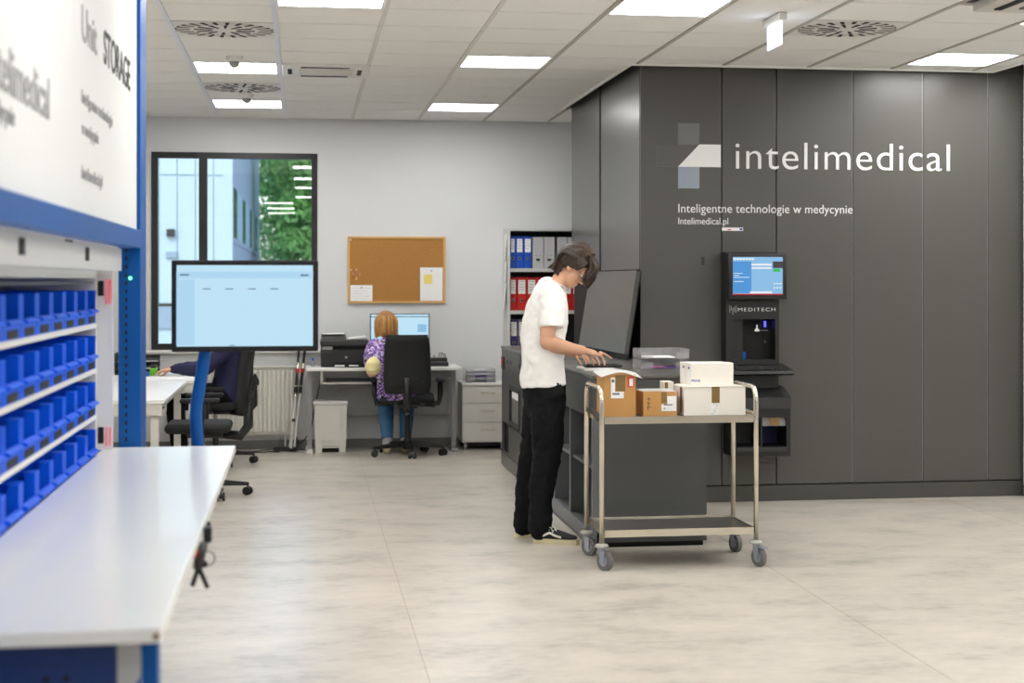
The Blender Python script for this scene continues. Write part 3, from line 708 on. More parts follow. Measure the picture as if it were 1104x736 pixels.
t = carton('lower brown cardboard carton between the tall carton and the white box', 1.80, 1.985, 8.775, 8.98, SZ, .928)
y = 8.775
B('packing_tape', 'tape', t, 1.898, 1.928, y-.002, y, .868, .927); B('address_label', 'paper', t, 1.90, 1.982, y-.003, y, .825, .862); B('address_label', 'paper', t, 1.932, 1.982, y-.003, y, .862, .905)
lp = MB(); lp.box(1.912, 1.96, y-.0045, y-.003, .856, .862); lp.box(1.912, 1.92, y-.0045, y-.003, .836, .842); lp.build('label_print', 'printg', t)
lp = MB()
for i in range(3): lp.box(1.824+.003*i, 1.827+.003*i, y-.002, y, .83+.024*i, .85+.024*i); lp.box(1.82, 1.842, y-.002, y, .846+.022*i, .849+.022*i)
lp.build('stamp', 'ink', t)
sheet('paper_sheet', 'flat white sheet lying on the lower brown carton', [arch(1.805, 1.985, 8.79, lambda u: .930+.002*math.sin(u*5)), arch(1.795, 1.995, 8.9, lambda u: .931+.003*math.sin(u*4)), arch(1.80, 2.0, 8.97, lambda u: .934)])
t = carton('large white carton closed with brown tape on the trolley\'s right end', 2.024, 2.366, 8.78, 9.04, SZ, .952, 'wbox')
y = 8.78
B('packing_tape', 'tape', t, 2.178, 2.222, y-.002, y, .865, .952); B('speckled_tape', 'paper', t, 2.172, 2.216, y-.0025, y, .80, .865); B('side_tape', 'cardd', t, 2.021, 2.024, 8.82, 8.86, SZ+.01, .95)
lp = MB(); rn = random.Random(2)
for i in range(22): a, b = rn.uniform(2.174, 2.212), rn.uniform(.803, .86); lp.box(a, a+.0025, y-.0035, y-.002, b, b+.0025)
lp.build('tape_speckle', 'ink', t)
MB().prism([(2.026, 8.772, .9535), (2.362, 8.772, .9535), (2.345, 9.03, .9535), (2.035, 9.03, .9535)], (0, 0, .002)).build('carton_lid', 'wbox', t)
t = carton('white carton standing behind the lower brown carton', 1.965, 2.018, 9.0, 9.12, SZ, .968, 'wbox'); B('side_tape', 'tape', t, 1.968, 1.985, 8.998, 9.0, .90, .966)
for i, (y0, y1, lab) in enumerate(((8.83, 8.955, 'upper white carton at the front on the large white carton'), (8.96, 9.085, 'upper white carton at the back on the large white carton'))):
    t = carton(lab, 2.072, 2.312, y0, y1, .956, 1.078-.004*i, 'wbox', 'white cartons on the large white carton')
    lp = MB(); lp.box(2.0705, 2.072, y0+.02, y0+.05, 1.045, 1.056); lp.build('label_mark', 'inkb', t)
    B('spine_label', 'paper', t, 2.071, 2.0721, y0+.015, y0+.06, .97, 1.04)
    if i == 0:
        lp = MB(); rn = random.Random(5)
        for i_ in range(9): lp.box(2.078+i_*.0055, 2.0815+i_*.0055, y0-.0008, y0, .976+rn.random()*.004, .986+rn.random()*.004)
        lp.build('print_marks', 'inkb', t)['kind'] = 'stuff'

# ------------------------------------------------------------------ people
def headset(mb, c, f, u, r, k=1.0):
    def L(a, b, d=0): return c+f*(a*k)+u*(b*k)+r*(d*k)
    ax = (f, u, r)
    mb.ell(L(-.008, .035), (.098*k, .088*k, .076*k), ax); mb.ell(L(.035, -.03), (.057*k, .085*k, .060*k), ax)
    mb.ell(L(.045, -.074), (.042*k, .034*k, .043*k), ax); mb.ell(L(.073, -.098), (.018*k, .015*k, .022*k), ax)
    mb.chain([(L(.088, .006), .009*k, .008*k), (L(.102, -.018), .010*k, .010*k), (L(.111, -.034), .012*k, .014*k)], seg=10)
    mb.ell(L(.099, -.037, .011), (.010*k, .008*k, .008*k), ax); mb.ell(L(.099, -.037, -.011), (.010*k, .008*k, .008*k), ax)
    mb.ell(L(.090, -.061), (.011*k, .007*k, .022*k), ax); mb.ell(L(.088, -.072), (.011*k, .007*k, .019*k), ax)
    mb.ell(L(.082, .012, .028), (.014*k, .008*k, .022*k), ax); mb.ell(L(.082, .012, -.028), (.014*k, .008*k, .022*k), ax)
    for s in (1, -1):
        mb.ell(L(-.008, -.008, s*.074), (.018*k, .032*k, .008*k), ax); mb.ell(L(.06, -.03, s*.035), (.02*k, .022*k, .02*k), ax)
    return L
def eyes(body, L, f, u, r, k=1.0):
    for s in (1, -1):
        MB().ell(L(.081, .0, s*.031), (.0105*k,)*3, u=12, v=8).build('eye', 'paper', body, True)
        MB().ell(L(.0895, -.001, s*.031), (.003*k, .0055*k, .0055*k), (f, u, r), u=10, v=6).build('iris', 'ink', body, True)
def finger(mb, pts, r=.0094):
    n = len(pts); mb.chain([(p, r*(1-.09*i), r*(1-.09*i)) for i, p in enumerate(pts)], seg=10, sub=3)
def fwd_finger(base, d, dn, ln, curl):
    """three phalanges from the knuckle: direction d, bending towards dn"""
    out = [base]; p = base; a = curl*.35
    for s in (.45, .31, .24):
        v = (d*math.cos(a)+dn*math.sin(a)).normalized(); p = p+v*ln*s; out.append(p); a += curl
    return out
def hand_auto(mb, wr, d, side, nrm, curl=.5, ln=.078, thumb=1):
    """wr wrist, d towards fingers, side towards the thumb, nrm out of the back of the hand"""
    k = wr+d*.088
    mb.chain([(wr-d*.01, .026, .021), (wr+d*.035, .036, .017), (k, .040, .014)], ref=side, seg=14)
    for i, (o, l) in enumerate(((.030, .94), (.010, 1.03), (-.011, .97), (-.030, .76))):
        finger(mb, fwd_finger(k+side*o, (d+side*o*1.2).normalized(), -nrm, ln*l, curl))
    b = wr+d*.025+side*.026
    finger(mb, [b, b+(d*.6+side*.7-nrm*.3)*.038, b+(d*.9+side*.75-nrm*.5)*.062, b+(d*1.1+side*.6-nrm*.6)*.08], .0105)

# --- young man in the white shirt
def young_man():
    YC = 9.72
    R = Vector((-.14, -.99, 0)).normalized(); F = Vector((.99, -.14, 0)).normalized(); U = Vector((0, 0, 1))
    t = thing('person', 'person in white t-shirt and black trousers bending over the counter, glasses and brown hair', 'person', (1.40, 9.72, 0))
    S = lambda x, y, s: P(x, y, YC+s)
    body = MB()
    hc = P(616.5, 287, YC); q = math.radians(42)
    f = (F*math.cos(q)-U*math.sin(q)).normalized(); u = (F*math.sin(q)+U*math.cos(q)).normalized(); r = f.cross(u)
    L = headset(body, hc, f, u, r, .98)
    body.chain([(S(592.5, 316, 0), .075, .055), (S(601, 304.5, 0), .052, .046), (S(609.5, 293, 0), .048, .046)], ref=R)
    # torso under the shirt
    body.chain([(S(593, 312, 0), .15, .07), (S(589, 335, 0), .165, .10), (S(586, 375, 0), .14, .095), (S(586, 412, 0), .145, .10)], ref=R)
    # right arm (near)
    body.chain([(S(595, 316, -.165), .055), (S(592, 340, -.20), .050), (S(590, 362, -.215), .044)], ref=(1, 0, 0))
    body.chain([(S(590, 368, -.215), .0445), (P(603, 373, 9.56), .045, .043), (P(617, 376.2, 9.68), .036), (P(629, 377.5, 9.79), .027, .022)], ref=(0, 0, 1)); body.ell(S(590, 367.5, -.215), (.045, .045, .05))
    body.chain([(P(627, 377.3, 9.775), .026, .02), (P(634, 378.8, 9.83), .034, .017), (P(641.5, 380.3, 9.885), .038, .014)], ref=(.25, .95, .12), seg=14)
    K = [P(646.5, 379.6, 9.93), P(643.8, 381.2, 9.90), P(640.5, 382.6, 9.87), P(636.8, 384, 9.845)]
    finger(body, [K[0], P(652, 381.8, 9.955), P(656, 384.0, 9.965), P(659.2, 386.3, 9.97)])
    finger(body, [K[1], P(648.6, 384.2, 9.93), P(651, 388.8, 9.945), P(651.8, 393.2, 9.95)])
    finger(body, [K[2], P(643.6, 386, 9.895), P(645.8, 389.8, 9.91), P(646.2, 393.3, 9.915)])
    finger(body, [K[3], P(638.4, 387.3, 9.865), P(639.8, 390.6, 9.875), P(639.6, 393.4, 9.88)], .0078)
    finger(body, [P(633, 380.5, 9.87), P(637, 384.5, 9.93), P(640, 388, 9.955), P(642, 391.4, 9.965)], .0095)
    # left arm (far)
    body.chain([(S(597, 316, .165), .052), (S(594, 342, .2), .046), (P(592, 366, 9.93), .04)], ref=(1, 0, 0))
    body.chain([(P(592, 369, 9.93), .04), (P(601, 375, 9.95), .04), (P(610, 378.5, 9.99), .033), (P(619, 380, 10.02), .026, .021)], ref=(0, 0, 1))
    body.chain([(P(618, 380, 10.015), .025, .02), (P(622, 381.5, 10.03), .034, .017), (P(626, 383, 10.04), .037, .014)], ref=(-.15, -.95, .2), seg=14)
    finger(body, [P(627.2, 383.4, 10.01), P(629.6, 386, 10.0), P(631.4, 389, 9.995), P(632, 392.6, 9.99)])
    finger(body, [P(627.8, 382.6, 10.035), P(631, 384.8, 10.03), P(633.6, 387.6, 10.025), P(634.6, 391.0, 10.02)])
    finger(body, [P(627.8, 382.4, 10.055), P(631.5, 384.4, 10.055), P(634.6, 387, 10.05), P(636, 390.4, 10.045)])
    finger(body, [P(627, 382.6, 10.075), P(630.4, 384.6, 10.08), P(632.6, 387.2, 10.08), P(634, 389.8, 10.08)], .0078)
    finger(body, [P(620.5, 383, 10.0), P(622.6, 386.4, 9.985), P(624.6, 389.8, 9.98), P(626.5, 392.6, 9.98)], .0098)
    # hips and legs inside the trousers
    body.chain([(S(587, 408, 0), .14, .10), (S(587, 424, 0), .15, .105)], ref=R)
    body.chain([(S(590, 425, -.085), .078), (S(591, 489, -.09), .056), (P(583, 535, 9.62), .05), (P(582.5, 552, 9.61), .042)])
    body.chain([(S(583, 425, .085), .078), (S(577, 489, .1), .056), (P(568, 535, 9.85), .05), (P(566, 550, 9.85), .042)])
    bo = blob('body', body, 'skin', t, .0052, 4)
    eyes(bo, L, f, u, r, .98)
    # hair: cap plus many locks
    h = MB(); rn = random.Random(4); ax = (f, u, r)
    h.ell(L(-.016, .048), (.100, .092, .080), ax); h.ell(L(-.062, -.002), (.050, .066, .072), ax); h.ell(L(-.066, -.05), (.030, .042, .052), ax)
    for s in (1, -1): h.ell(L(-.035, .012, s*.064), (.050, .048, .020), ax)
    h.ell(L(-.045, -.068), (.042, .030, .054), ax)
    for i in range(40):
        s = rn.choice((1, -1)); w = rn.random(); h.chain([(L(-.05-.03*w, -.02, s*(.078-.03*w)), .008), (L(-.042-.03*w, -.06, s*(.072-.035*w)), .008), (L(-.022-.035*w, -.092-rn.random()*.012, s*(.064-.04*w)), .0025)], seg=7, sub=3)
    for i in range(34):                                            # fringe falling forward
        w = -.07+.14*i/33; e = 1-abs(w)/.12; j = rn.uniform(-.010, .010); q_ = rn.uniform(.8, 1.15)
        h.chain([(L(.045, .128-.35*abs(w)*.5, w*.85), .009), (L(.10+.012*e, .108-.22*abs(w)+j*.5, w), .010), (L(.136*e+.106*(1-e), .060+j, w*1.03), .0085), (L(.152*e+.10*(1-e)+j, .010+j*2, w*1.02), .006), (L(.148*e*q_+.092*(1-e), -.040*q_+.03*(1-e), w*.95), .0025)], seg=7, sub=3)
    for i in range(110):                                           # locks swept over the crown, sides and nape
        s = rn.choice((1, -1)); a = rn.uniform(.03, 1.5); w0 = math.sin(a); c0 = math.cos(a); k_ = rn.uniform(.98, 1.10)
        p0 = L(.06-.05*w0, .125*c0+.018, s*.078*w0); p1 = L(-.035, (.118*c0+.025)*k_, s*.086*w0*k_); p2 = L((-.104+.010*w0)*k_, .045*c0+.012, s*.074*w0*k_); p3 = L(-.083*k_+.012*w0, -.075-.02*rn.random(), s*.056*w0)
        h.chain([(p0, .005), (p1, .0085), (p2, .0085), (p3, .0025)], seg=7, sub=4)
    for i in range(26):                                            # ends flicking out at the nape
        w = rn.uniform(-.06, .06)
        h.chain([(L(-.086, -.01, w), .008), (L(-.090, -.06, w), .007), (L(-.092-rn.random()*.012, -.094+rn.uniform(-.014, .01), w*1.06), .002)], seg=7, sub=3)
    for s in (1, -1):
        for i in range(16):                                        # hair over the ears
            w = i/15; h.chain([(L(.055-.11*w, .075, s*.073), .008), (L(.05-.115*w, .035, s*.083), .008), (L(.036-.11*w, .004-.022*w-rn.random()*.01, s*.081), .0025)], seg=7, sub=3)
    for i in range(22):                                            # inner fringe close to the forehead
        w = -.066+.132*i/21; j = rn.uniform(-.012, .012)
        h.chain([(L(.055, .115-.3*abs(w)*.5, w*.9), .010), (L(.097, .070-.2*abs(w), w), .011), (L(.112-.2*abs(w), .026+j, w*1.02), .009), (L(.116-.25*abs(w), -.004+j, w), .003)], seg=7, sub=3)
    ho_ = blob('hair', h, 'hair', t, .0032, 0)
    sd_ = MB()
    for i in range(120):
        s = rn.choice((1, -1)); a = rn.uniform(.05, 1.45); w0 = math.sin(a); c0 = math.cos(a); k_ = rn.uniform(1.03, 1.10)
        if rn.random() < .35:
            w = rn.uniform(-.06, .06); e = 1-abs(w)/.12
            pts = [L(.05, .132-.3*abs(w)*.5, w*.85), L(.112+.012*e, .112-.22*abs(w), w), L(.144*e+.108*(1-e), .06, w*1.03), L(.160*e+.10*(1-e), .008, w*1.02), L(.152*e+.094*(1-e), -.035, w*.97)]
        else: pts = [L(.06-.05*w0, .132*c0+.018, s*.082*w0), L(-.035, (.122*c0+.026)*k_, s*.089*w0*k_), L((-.106+.010*w0)*k_, .045*c0+.012, s*.078*w0*k_), L(-.086*k_+.012*w0, -.07-.02*rn.random(), s*.06*w0)]
        sd_.chain([(p_, .0024, .0016) for p_ in pts], seg=5, sub=4)
    sd_.build('hair_strands', 'hairl', ho_, True)['kind'] = 'stuff'
    # glasses
    g = MB()
    for s in (1, -1):
        g.tube([L(.1, .0+.018*math.sin(a), s*.032)+r*(.024*math.cos(a)) for a in [i*2*PI/20 for i in range(20)]], .0014, 6, closed=True)
        g.tube([L(.1, .006, s*.056), L(.06, .006, s*.074), L(-.005, .006, s*.079), L(-.025, -.012, s*.078)], .0014, 6)
    g.tube([L(.1, .004, -.009), L(.104, .006, 0), L(.1, .004, .009)], .0014, 6)
    g.build('glasses', 'ink', t, True)
    # t-shirt
    s = MB()
    rows = [(303.5, 592, 606, .075), (308, 582, 608.5, .125), (316, 575, 610.5, .182), (328, 569, 612, .198), (345, 564.5, 612.5, .20), (365, 562, 611, .19), (388, 561.5, 609.5, .18), (404, 561, 609, .178), (415.5, 561, 610, .182)]
    s.chain([(S((a+b)/2, y, 0), wd, (b-a)/2/186) for y, a, b, wd in rows], ref=R, seg=32, cap=False)
    s.chain([(S(594, 311.5, -.10), .062), (S(594.5, 317, -.165), .072), (S(594.5, 335, -.197), .073), (S(594.3, 353, -.212), .0735)], ref=F, seg=20, cap=False)
    s.chain([(S(596, 311.5, .10), .062), (S(598, 317, .165), .070), (S(598, 335, .197), .071), (S(597, 353, .212), .0715)], ref=F, seg=20, cap=False)
    s.ell(S(590.8, 304.2, 0), (.040, .066, .034))
    so = blob('t_shirt', s, 'shirt', t, .0068, 5, (.028, .007), (.14, .05))
    MB().tube([S(599.8, 304.4, 0)+R*(.064*math.cos(a))+F*(.050*math.sin(a))+U*(-.030*math.sin(a)) for a in [i*2*PI/28 for i in range(28)]], .0055, 8, closed=True).build('collar', 'shirt', so, True)
    from mathutils.bvhtree import BVHTree
    bv = BVHTree.FromPolygons([v.co+ORG[so.name] for v in so.data.vertices], [p_.vertices[:] for p_ in so.data.polygons])
    for px_, py_ in ((572.2, 312.5), (573.4, 315), (571.6, 317.5)):
        d_ = proj_ray(px_, py_).normalized(); hit, nn, _, _ = bv.ray_cast(Vector((0, 0, CAM_H)), d_)
        if hit is not None: MB().ell(hit, (.0045, .003, .004), u=8, v=6).build('back_print', 'redl', so, True)
    # trousers
    s = MB()
    s.chain([(S(586.5, 409, 0), .168, .118), (S(587, 420, 0), .175, .128), (S(588, 436, 0), .172, .122)], ref=R, seg=28)
    s.chain([(S(590, 425, -.082), .098, .103), (S(590, 445, -.087), .094, .097), (S(590.5, 470, -.09), .086, .094), (S(589, 492, -.09), .081, .088), (P(585.5, 515, 9.625), .073, .077), (P(583, 540, 9.615), .068, .07), (P(582.3, 570, 9.605), .072, .07)], ref=R, seg=24)
    s.chain([(S(584, 425, .082), .096, .1), (S(580, 450, .09), .09, .092), (S(577.5, 475, .1), .084, .088), (P(573.5, 500, 9.83), .078, .082), (P(569.5, 525, 9.845), .073, .077), (P(565.5, 566, 9.86), .070, .068)], ref=R, seg=24)
    blob('trousers', s, 'trous', t, .0075, 4, (.022, .014), (.1, .04))
    # shoes
    def shoe(heel, toe):
        heel, toe = Vector(heel), Vector(toe); d = (toe-heel); ln = d.length; d.normalize(); sd = Vector((-d.y, d.x, 0))
        out = []
        prof = [(0, .0), (.01, .024), (.05, .034), (.12, .034), (.19, .045), (.24, .044), (.268, .03), (.282, .0)]
        for a, w_ in prof: out.append(heel+d*(a*ln/.282)+sd*w_)
        for a, w_ in prof[-2:0:-1]: out.append(heel+d*(a*ln/.282)-sd*w_)
        sh = MB(); sh.prism(out, (0, 0, .032)); 
        so = sh.build('shoe_sole', 'solec', t)
        up = MB(); z = Vector((0, 0, 1)); p = lambda a, b, w=0: heel+d*(a*ln/.282)+z*b+sd*w
        up.chain([(p(.035, .05), .031, .03), (p(.09, .055), .033, .034), (p(.15, .05), .038, .032), (p(.21, .042), .041, .022), (p(.25, .038), .034, .016)], ref=sd, seg=18)
        up.chain([(p(.03, .05), .03, .026), (p(.045, .085), .034, .036), (p(.05, .105), .036, .042)], ref=sd, seg=18, cap=False)
        uo = blob('shoe_upper', up, 'canvas', t, .006, 3)
        for q in (1, -1):
            st = MB(); c_ = [(.035, .062, .040), (.07, .052, .043), (.095, .062, .042), (.115, .068, .041), (.14, .056, .044), (.18, .045, .047)]
            st.chain([(p(a, b, q*(w_+.001)), .0065, .003) for a, b, w_ in c_], ref=(0, 0, 1), seg=8); st.build('side_stripe', 'lace', uo, True)
        MB().chain([(p(.052, .09), .034, .036), (p(.055, .20), .04, .04)], ref=sd, seg=14).build('sock', 'canvas', uo, True)
        la = MB()
        for i in range(5):
            a = .105+i*.021; b = .098-.0085*i*1.3
            la.tube([p(a, b-.016, .03), p(a+.008, b-.004, .01), p(a+.008, b-.004, -.01), p(a, b-.016, -.03)], .0028, 6)
        la.tube([p(.1, .095, -.02), p(.118, .1, -.035), p(.135, .075, -.046)], .0025, 6); la.tube([p(.1, .095, 0), p(.13, .105, -.012), p(.15, .08, -.03)], .0025, 6)
        la.build('shoelaces', 'lace', uo, True)
    shoe((1.318, 9.622, 0), (1.578, 9.512, 0)); shoe((1.24, 9.87, 0), (1.50, 9.80, 0))
    return t
young_man()

# ------------------------------------------------------------------ office chairs
def office_chair(name, label, bw0, bw1, bz0, bz1, seat_z, tilt, arm_z, loc, rz, roll=0):
    """built facing +Y; the back stands at -Y"""
    t = thing(name, label, 'chair', loc, rz, local=True)
    b = MB().lathe((0, 0, .055), [(.035, 0), (.045, .02), (.04, .06), (.028, .10)], 18).build('base_hub', 'chairp', t, 'auto')
    for k in range(5):
        a = roll+k*2*PI/5; d = Vector((math.cos(a), math.sin(a), 0)); s = Vector((-d.y, d.x, 0))
        lg = MB(); lg.prism([d*.03+s*.026+Vector((0, 0, .125)), d*.03-s*.026+Vector((0, 0, .125)), d*.03-s*.026+Vector((0, 0, .075)), d*.03+s*.026+Vector((0, 0, .075))], (0, 0, 0.0001))
        lg = MB(); sec = [(.03, .028, .075, .13), (.18, .022, .072, .108), (.32, .016, .068, .09)]
        rg = [[lg.bm.verts.new(d*q+s*w*e1+Vector((0, 0, z))) for e1, z in ((1, z0), (1, z1), (-1, z1), (-1, z0))] for q, w, z0, z1 in sec]
        for A_, B_ in zip(rg, rg[1:]):
            for i in range(4): lg.bm.faces.new((A_[i], A_[(i+1) % 4], B_[(i+1) % 4], B_[i]))
        lg.bm.faces.new(rg[0]); lg.bm.faces.new(rg[-1])
        lo = lg.build('base_leg', 'chairp', t)
        c = d*.312; q = Vector((math.cos(a+1.1), math.sin(a+1.1), 0))
        w = MB(); w.cyl(c+q*.012+Vector((0, 0, .03)), c+q*.028+Vector((0, 0, .03)), .03, 16); w.cyl(c-q*.028+Vector((0, 0, .03)), c-q*.012+Vector((0, 0, .03)), .03, 16); w.cyl(c-q*.012+Vector((0, 0, .035)), c+q*.012+Vector((0, 0, .035)), .02, 10); w.cyl(c+Vector((0, 0, .04)), c+Vector((0, 0, .075)), .007, 8)
        w.build('castor', 'chairp', lo, 'auto')
    MB().cyl((0, 0, .15), (0, 0, seat_z-.12), .026, 14).build('column_sleeve', 'chairp', t, 'auto')
    MB().cyl((0, 0, seat_z-.12), (0, 0, seat_z-.055), .016, 14).build('gas_lift', 'greym', t, 'auto')
    m = MB().box(-.09, .09, -.14, .11, seat_z-.055, seat_z-.015, bev=.01); m.tube([(.05, .05, seat_z-.04), (.2, .05, seat_z-.05), (.24, .05, seat_z-.055)], .007, 8)
    m.build('tilt_mechanism', 'chairp', t, 'auto')
    st = MB(); st.box(-.235, .235, -.20, .25, seat_z-.015, seat_z+.055, bev=.032); st.build('seat', 'chair', t, True)
    # backrest: slightly curved tapered slab
    bm_ = MB(); nx, nz = 8, 8; front, back = [], []
    for i in range(nz+1):
        v = i/nz; z = bz0+(bz1-bz0)*v; hw = (bw0+(bw1-bw0)*v)/2*(1-.10*(abs(2*v-1)**6)); y0 = -.235-tilt*v-.035*math.sin(PI*v*.8)*-1+.0
        front.append([bm_.bm.verts.new((hw*(2*j/nx-1), y0-.03*(1-(2*j/nx-1)**2)+.0, z)) for j in range(nx+1)])
        back.append([bm_.bm.verts.new((hw*(2*j/nx-1)*.97, y0-.03*(1-(2*j/nx-1)**2)-.05+.02*abs(2*j/nx-1)**3, z)) for j in range(nx+1)])
    for G in (front, back):
        for i in range(nz):
            for j in range(nx): bm_.bm.faces.new((G[i][j], G[i][j+1], G[i+1][j+1], G[i+1][j]))
    ring = lambda G: [G[0][j] for j in range(nx+1)]+[G[i][nx] for i in range(1, nz+1)]+[G[nz][j] for j in range(nx-1, -1, -1)]+[G[i][0] for i in range(nz-1, 0, -1)]
    rf, rb = ring(front), ring(back)
    for i in range(len(rf)): bm_.bm.faces.new((rf[i], rf[(i+1) % len(rf)], rb[(i+1) % len(rb)], rb[i]))
    bk = bm_.build('backrest', 'chair', t, True)
    sl = MB()
    for j in range(-5, 6): sl.box(j*.026-.003, j*.026+.003, -.338, -.318, bz0+.07, bz0+.17-.012*abs(j))
    sl.build('back_ribs', 'chairp', bk)
    MB().tube([(0, -.12, seat_z-.035), (0, -.26, seat_z-.05), (0, -.315, seat_z+.02), (0, -.315, bz0+.14)], [.03, .036, .036, .03], 12).build('back_support', 'chairp', t, True)
    for s in (1, -1):
        ar = MB(); ar.tube([(s*.15, 0, seat_z-.03), (s*.27, 0, seat_z-.02), (s*.285, 0, seat_z+.06), (s*.285, 0, arm_z-.02)], [.02, .024, .026, .024], 10)
        ao = ar.build('armrest_post', 'chairp', t, True)
        MB().box(s*.285-.04, s*.285+.04, -.13, .14, arm_z-.022, arm_z+.012, bev=.012).build('armrest_pad', 'chair', ao, True)
    return t
office_chair('office_chair', 'black swivel chair with tall tapered back in which the woman in purple sits', .42, .385, .555, 1.06, .475, .035, .665, (.90, 14.62, 0), math.radians(-4), math.radians(62))
office_chair('office_chair', 'empty black swivel chair side-on at the near end of the left white desk', .40, .34, .60, 1.09, .475, .09, .70, (-.70, 12.06, 0), math.radians(90), math.radians(-82))
office_chair('office_chair', 'black swivel chair carrying the person in navy, behind the empty chair', .40, .34, .58, 1.02, .475, .05, .645, (-.72, 14.17, 0), math.radians(80), math.radians(-75))

# --- woman in purple at the back desk
def woman():
    t = thing('person', 'person with honey blond bob in purple patterned top and jeans seated at the back desk', 'person', (.82, 14.62, 0))
    R = Vector((1, .05, 0)).normalized(); F = Vector((-.05, 1, 0)).normalized(); U = Vector((0, 0, 1))
    body = MB(); hc = P(416, 351, 14.62); f = (F*.97-U*.2).normalized(); u = (F*.2+U*.97).normalized(); r = f.cross(u)
    L = headset(body, hc, f, u, r, .93)
    body.chain([(P(420, 380, 14.57), .07, .06), (P(419, 368, 14.59), .052, .05), (P(417, 357, 14.61), .046, .05)], ref=R)
    body.chain([(P(423, 378, 14.56), .15, .08), (P(427, 395, 14.53), .15, .1), (P(429, 412, 14.55), .15, .10)], ref=R)
    for s, sh, el, wr in ((-1, P(403, 377, 14.56), P(401, 401, 14.45), P(409, 396, 14.80)), (1, P(446, 377, 14.56), P(456, 402, 14.50), P(440, 396, 14.82))):
        body.chain([(sh, .052), (sh.lerp(el, .5), .046), (el, .044)], seg=14); body.chain([(el, .046), (el.lerp(wr, .4), .042), (wr, .026)], seg=14)
        hand_auto(body, wr, (F*.95+R*(-s)*.2-U*.08).normalized(), (R*-s).normalized(), U, .35)
    for s, hx in ((-1, -.07), (1, .11)):
        hp = Vector((.80+hx, 14.60, .60)); kn = Vector((.80+hx*1.1, 14.96, .55)); an = Vector((.795+hx*.9, 14.80, .10))
        body.chain([(hp, .075), (kn, .055)], seg=14); body.chain([(kn, .055), (kn.lerp(an, .4), .052), (an, .036)], seg=14)
    bo = blob('body', body, 'skinp', t, .0065, 4); eyes(bo, L, f, u, r, .93)
    h = MB(); rn = random.Random(9); ax = (f, u, r)
    h.ell(L(-.014, .045), (.102, .088, .09), ax); h.ell(L(-.045, -.02), (.072, .09, .093), ax); h.ell(L(-.05, -.075), (.058, .04, .09), ax)
    for i in range(44):
        a = -1.9+3.8*i/43; s_ = math.sin(a); c_ = math.cos(a)
        if c_ < -.55: continue
        h.chain([(L(.0-.03*c_, .128, .03*s_), .008), (L(-.03-.075*c_, .07, .088*s_), .011), (L(-.025-.09*c_, -.03, .098*s_), .012), (L(-.02-.085*c_, -.105+rn.uniform(-.012, .006), .093*s_), .007)], seg=8, sub=3)
    ho_ = blob('hair', h, 'hairw', t, .0055, 1); sd_ = MB()
    for i in range(46):
        a = rn.uniform(-2.0, 2.0); s_ = math.sin(a); c_ = math.cos(a); k_ = rn.uniform(1.06, 1.12)
        if c_ < -.4: continue
        sd_.chain([(p_, .0028, .002) for p_ in (L(.0-.03*c_, .136, .03*s_), L((-.03-.078*c_)*k_, .07, .09*s_*k_), L((-.025-.092*c_)*k_, -.03, .1*s_*k_), L((-.02-.088*c_)*k_, -.10+rn.uniform(-.012, .03), .095*s_*k_))], seg=5, sub=4)
    sd_.build('hair_strands', 'hairwl', ho_, True)['kind'] = 'stuff'
    s = MB()
    s.chain([(P(419, 362.5, 14.59), .066, .06), (P(420, 366, 14.585), .135, .075), (P(420.5, 371, 14.575), .15, .08), (P(422, 380, 14.565), .185, .105), (P(425, 395, 14.54), .178, .125), (P(429, 412, 14.54), .18, .135), (P(430.5, 427, 14.56), .20, .15)], ref=R, seg=28, cap=False)
    for sh, el in ((P(404, 373, 14.56), P(401.5, 392, 14.47)), (P(440, 373, 14.56), P(452, 392, 14.5))):
        s.chain([(sh, .07), (sh.lerp(el, .5), .086), (el, .074)], seg=18)
    blob('patterned_top', s, 'print', t, .0085, 4, .016, .07)
    s = MB()
    for el, wr, tp in ((P(402, 395, 14.43), P(407, 396, 14.68), P(402.5, 389, 14.46)), (P(453, 396, 14.5), P(446, 397, 14.72), P(452.5, 391, 14.5))):
        s = MB(); s.chain([(tp, .058), (el, .070), (el.lerp(wr, .3), .066), (wr, .045)], seg=16)
        blob('undersleeve', s, 'cream', t, .007, 4, .008, .05)
    s = MB()
    for sgn, hx in ((-1, -.07), (1, .11)):
        hp = Vector((.80+hx, 14.58, .615)); kn = Vector((.80+hx*1.1, 14.97, .555)); an = Vector((.795+hx*.9, 14.80, .125))
        s.chain([(hp, .10), (hp.lerp(kn, .5), .09), (kn, .072)], seg=18); s.chain([(kn, .075), (kn.lerp(an, .45), .068), (an, .05)], seg=18, cap=False)
    s.chain([(Vector((.82, 14.54, .62)), .15, .08), (Vector((.82, 14.62, .62)), .15, .08)], ref=R, seg=20)
    blob('jeans', s, 'jeans', t, .008, 3, .012, .06)
    for hx in (-.07, .11):
        a = Vector((.795+hx*.9, 14.80, 0)); q = MB().chain([(a+Vector((0, 0, .14)), .042), (a+Vector((0, .01, .07)), .043), (a+Vector((0, .05, .05)), .045)], seg=14); q.build('sock', 'sock', t, True)
        q = MB(); q.chain([(a+Vector((0, -.05, .045)), .036, .034), (a+Vector((0, .05, .045)), .042, .036), (a+Vector((0, .14, .035)), .044, .026), (a+Vector((0, .19, .03)), .034, .018)], ref=(1, 0, 0), seg=16)
        q.build('shoe', 'solec', t, True); 
    return t
woman()
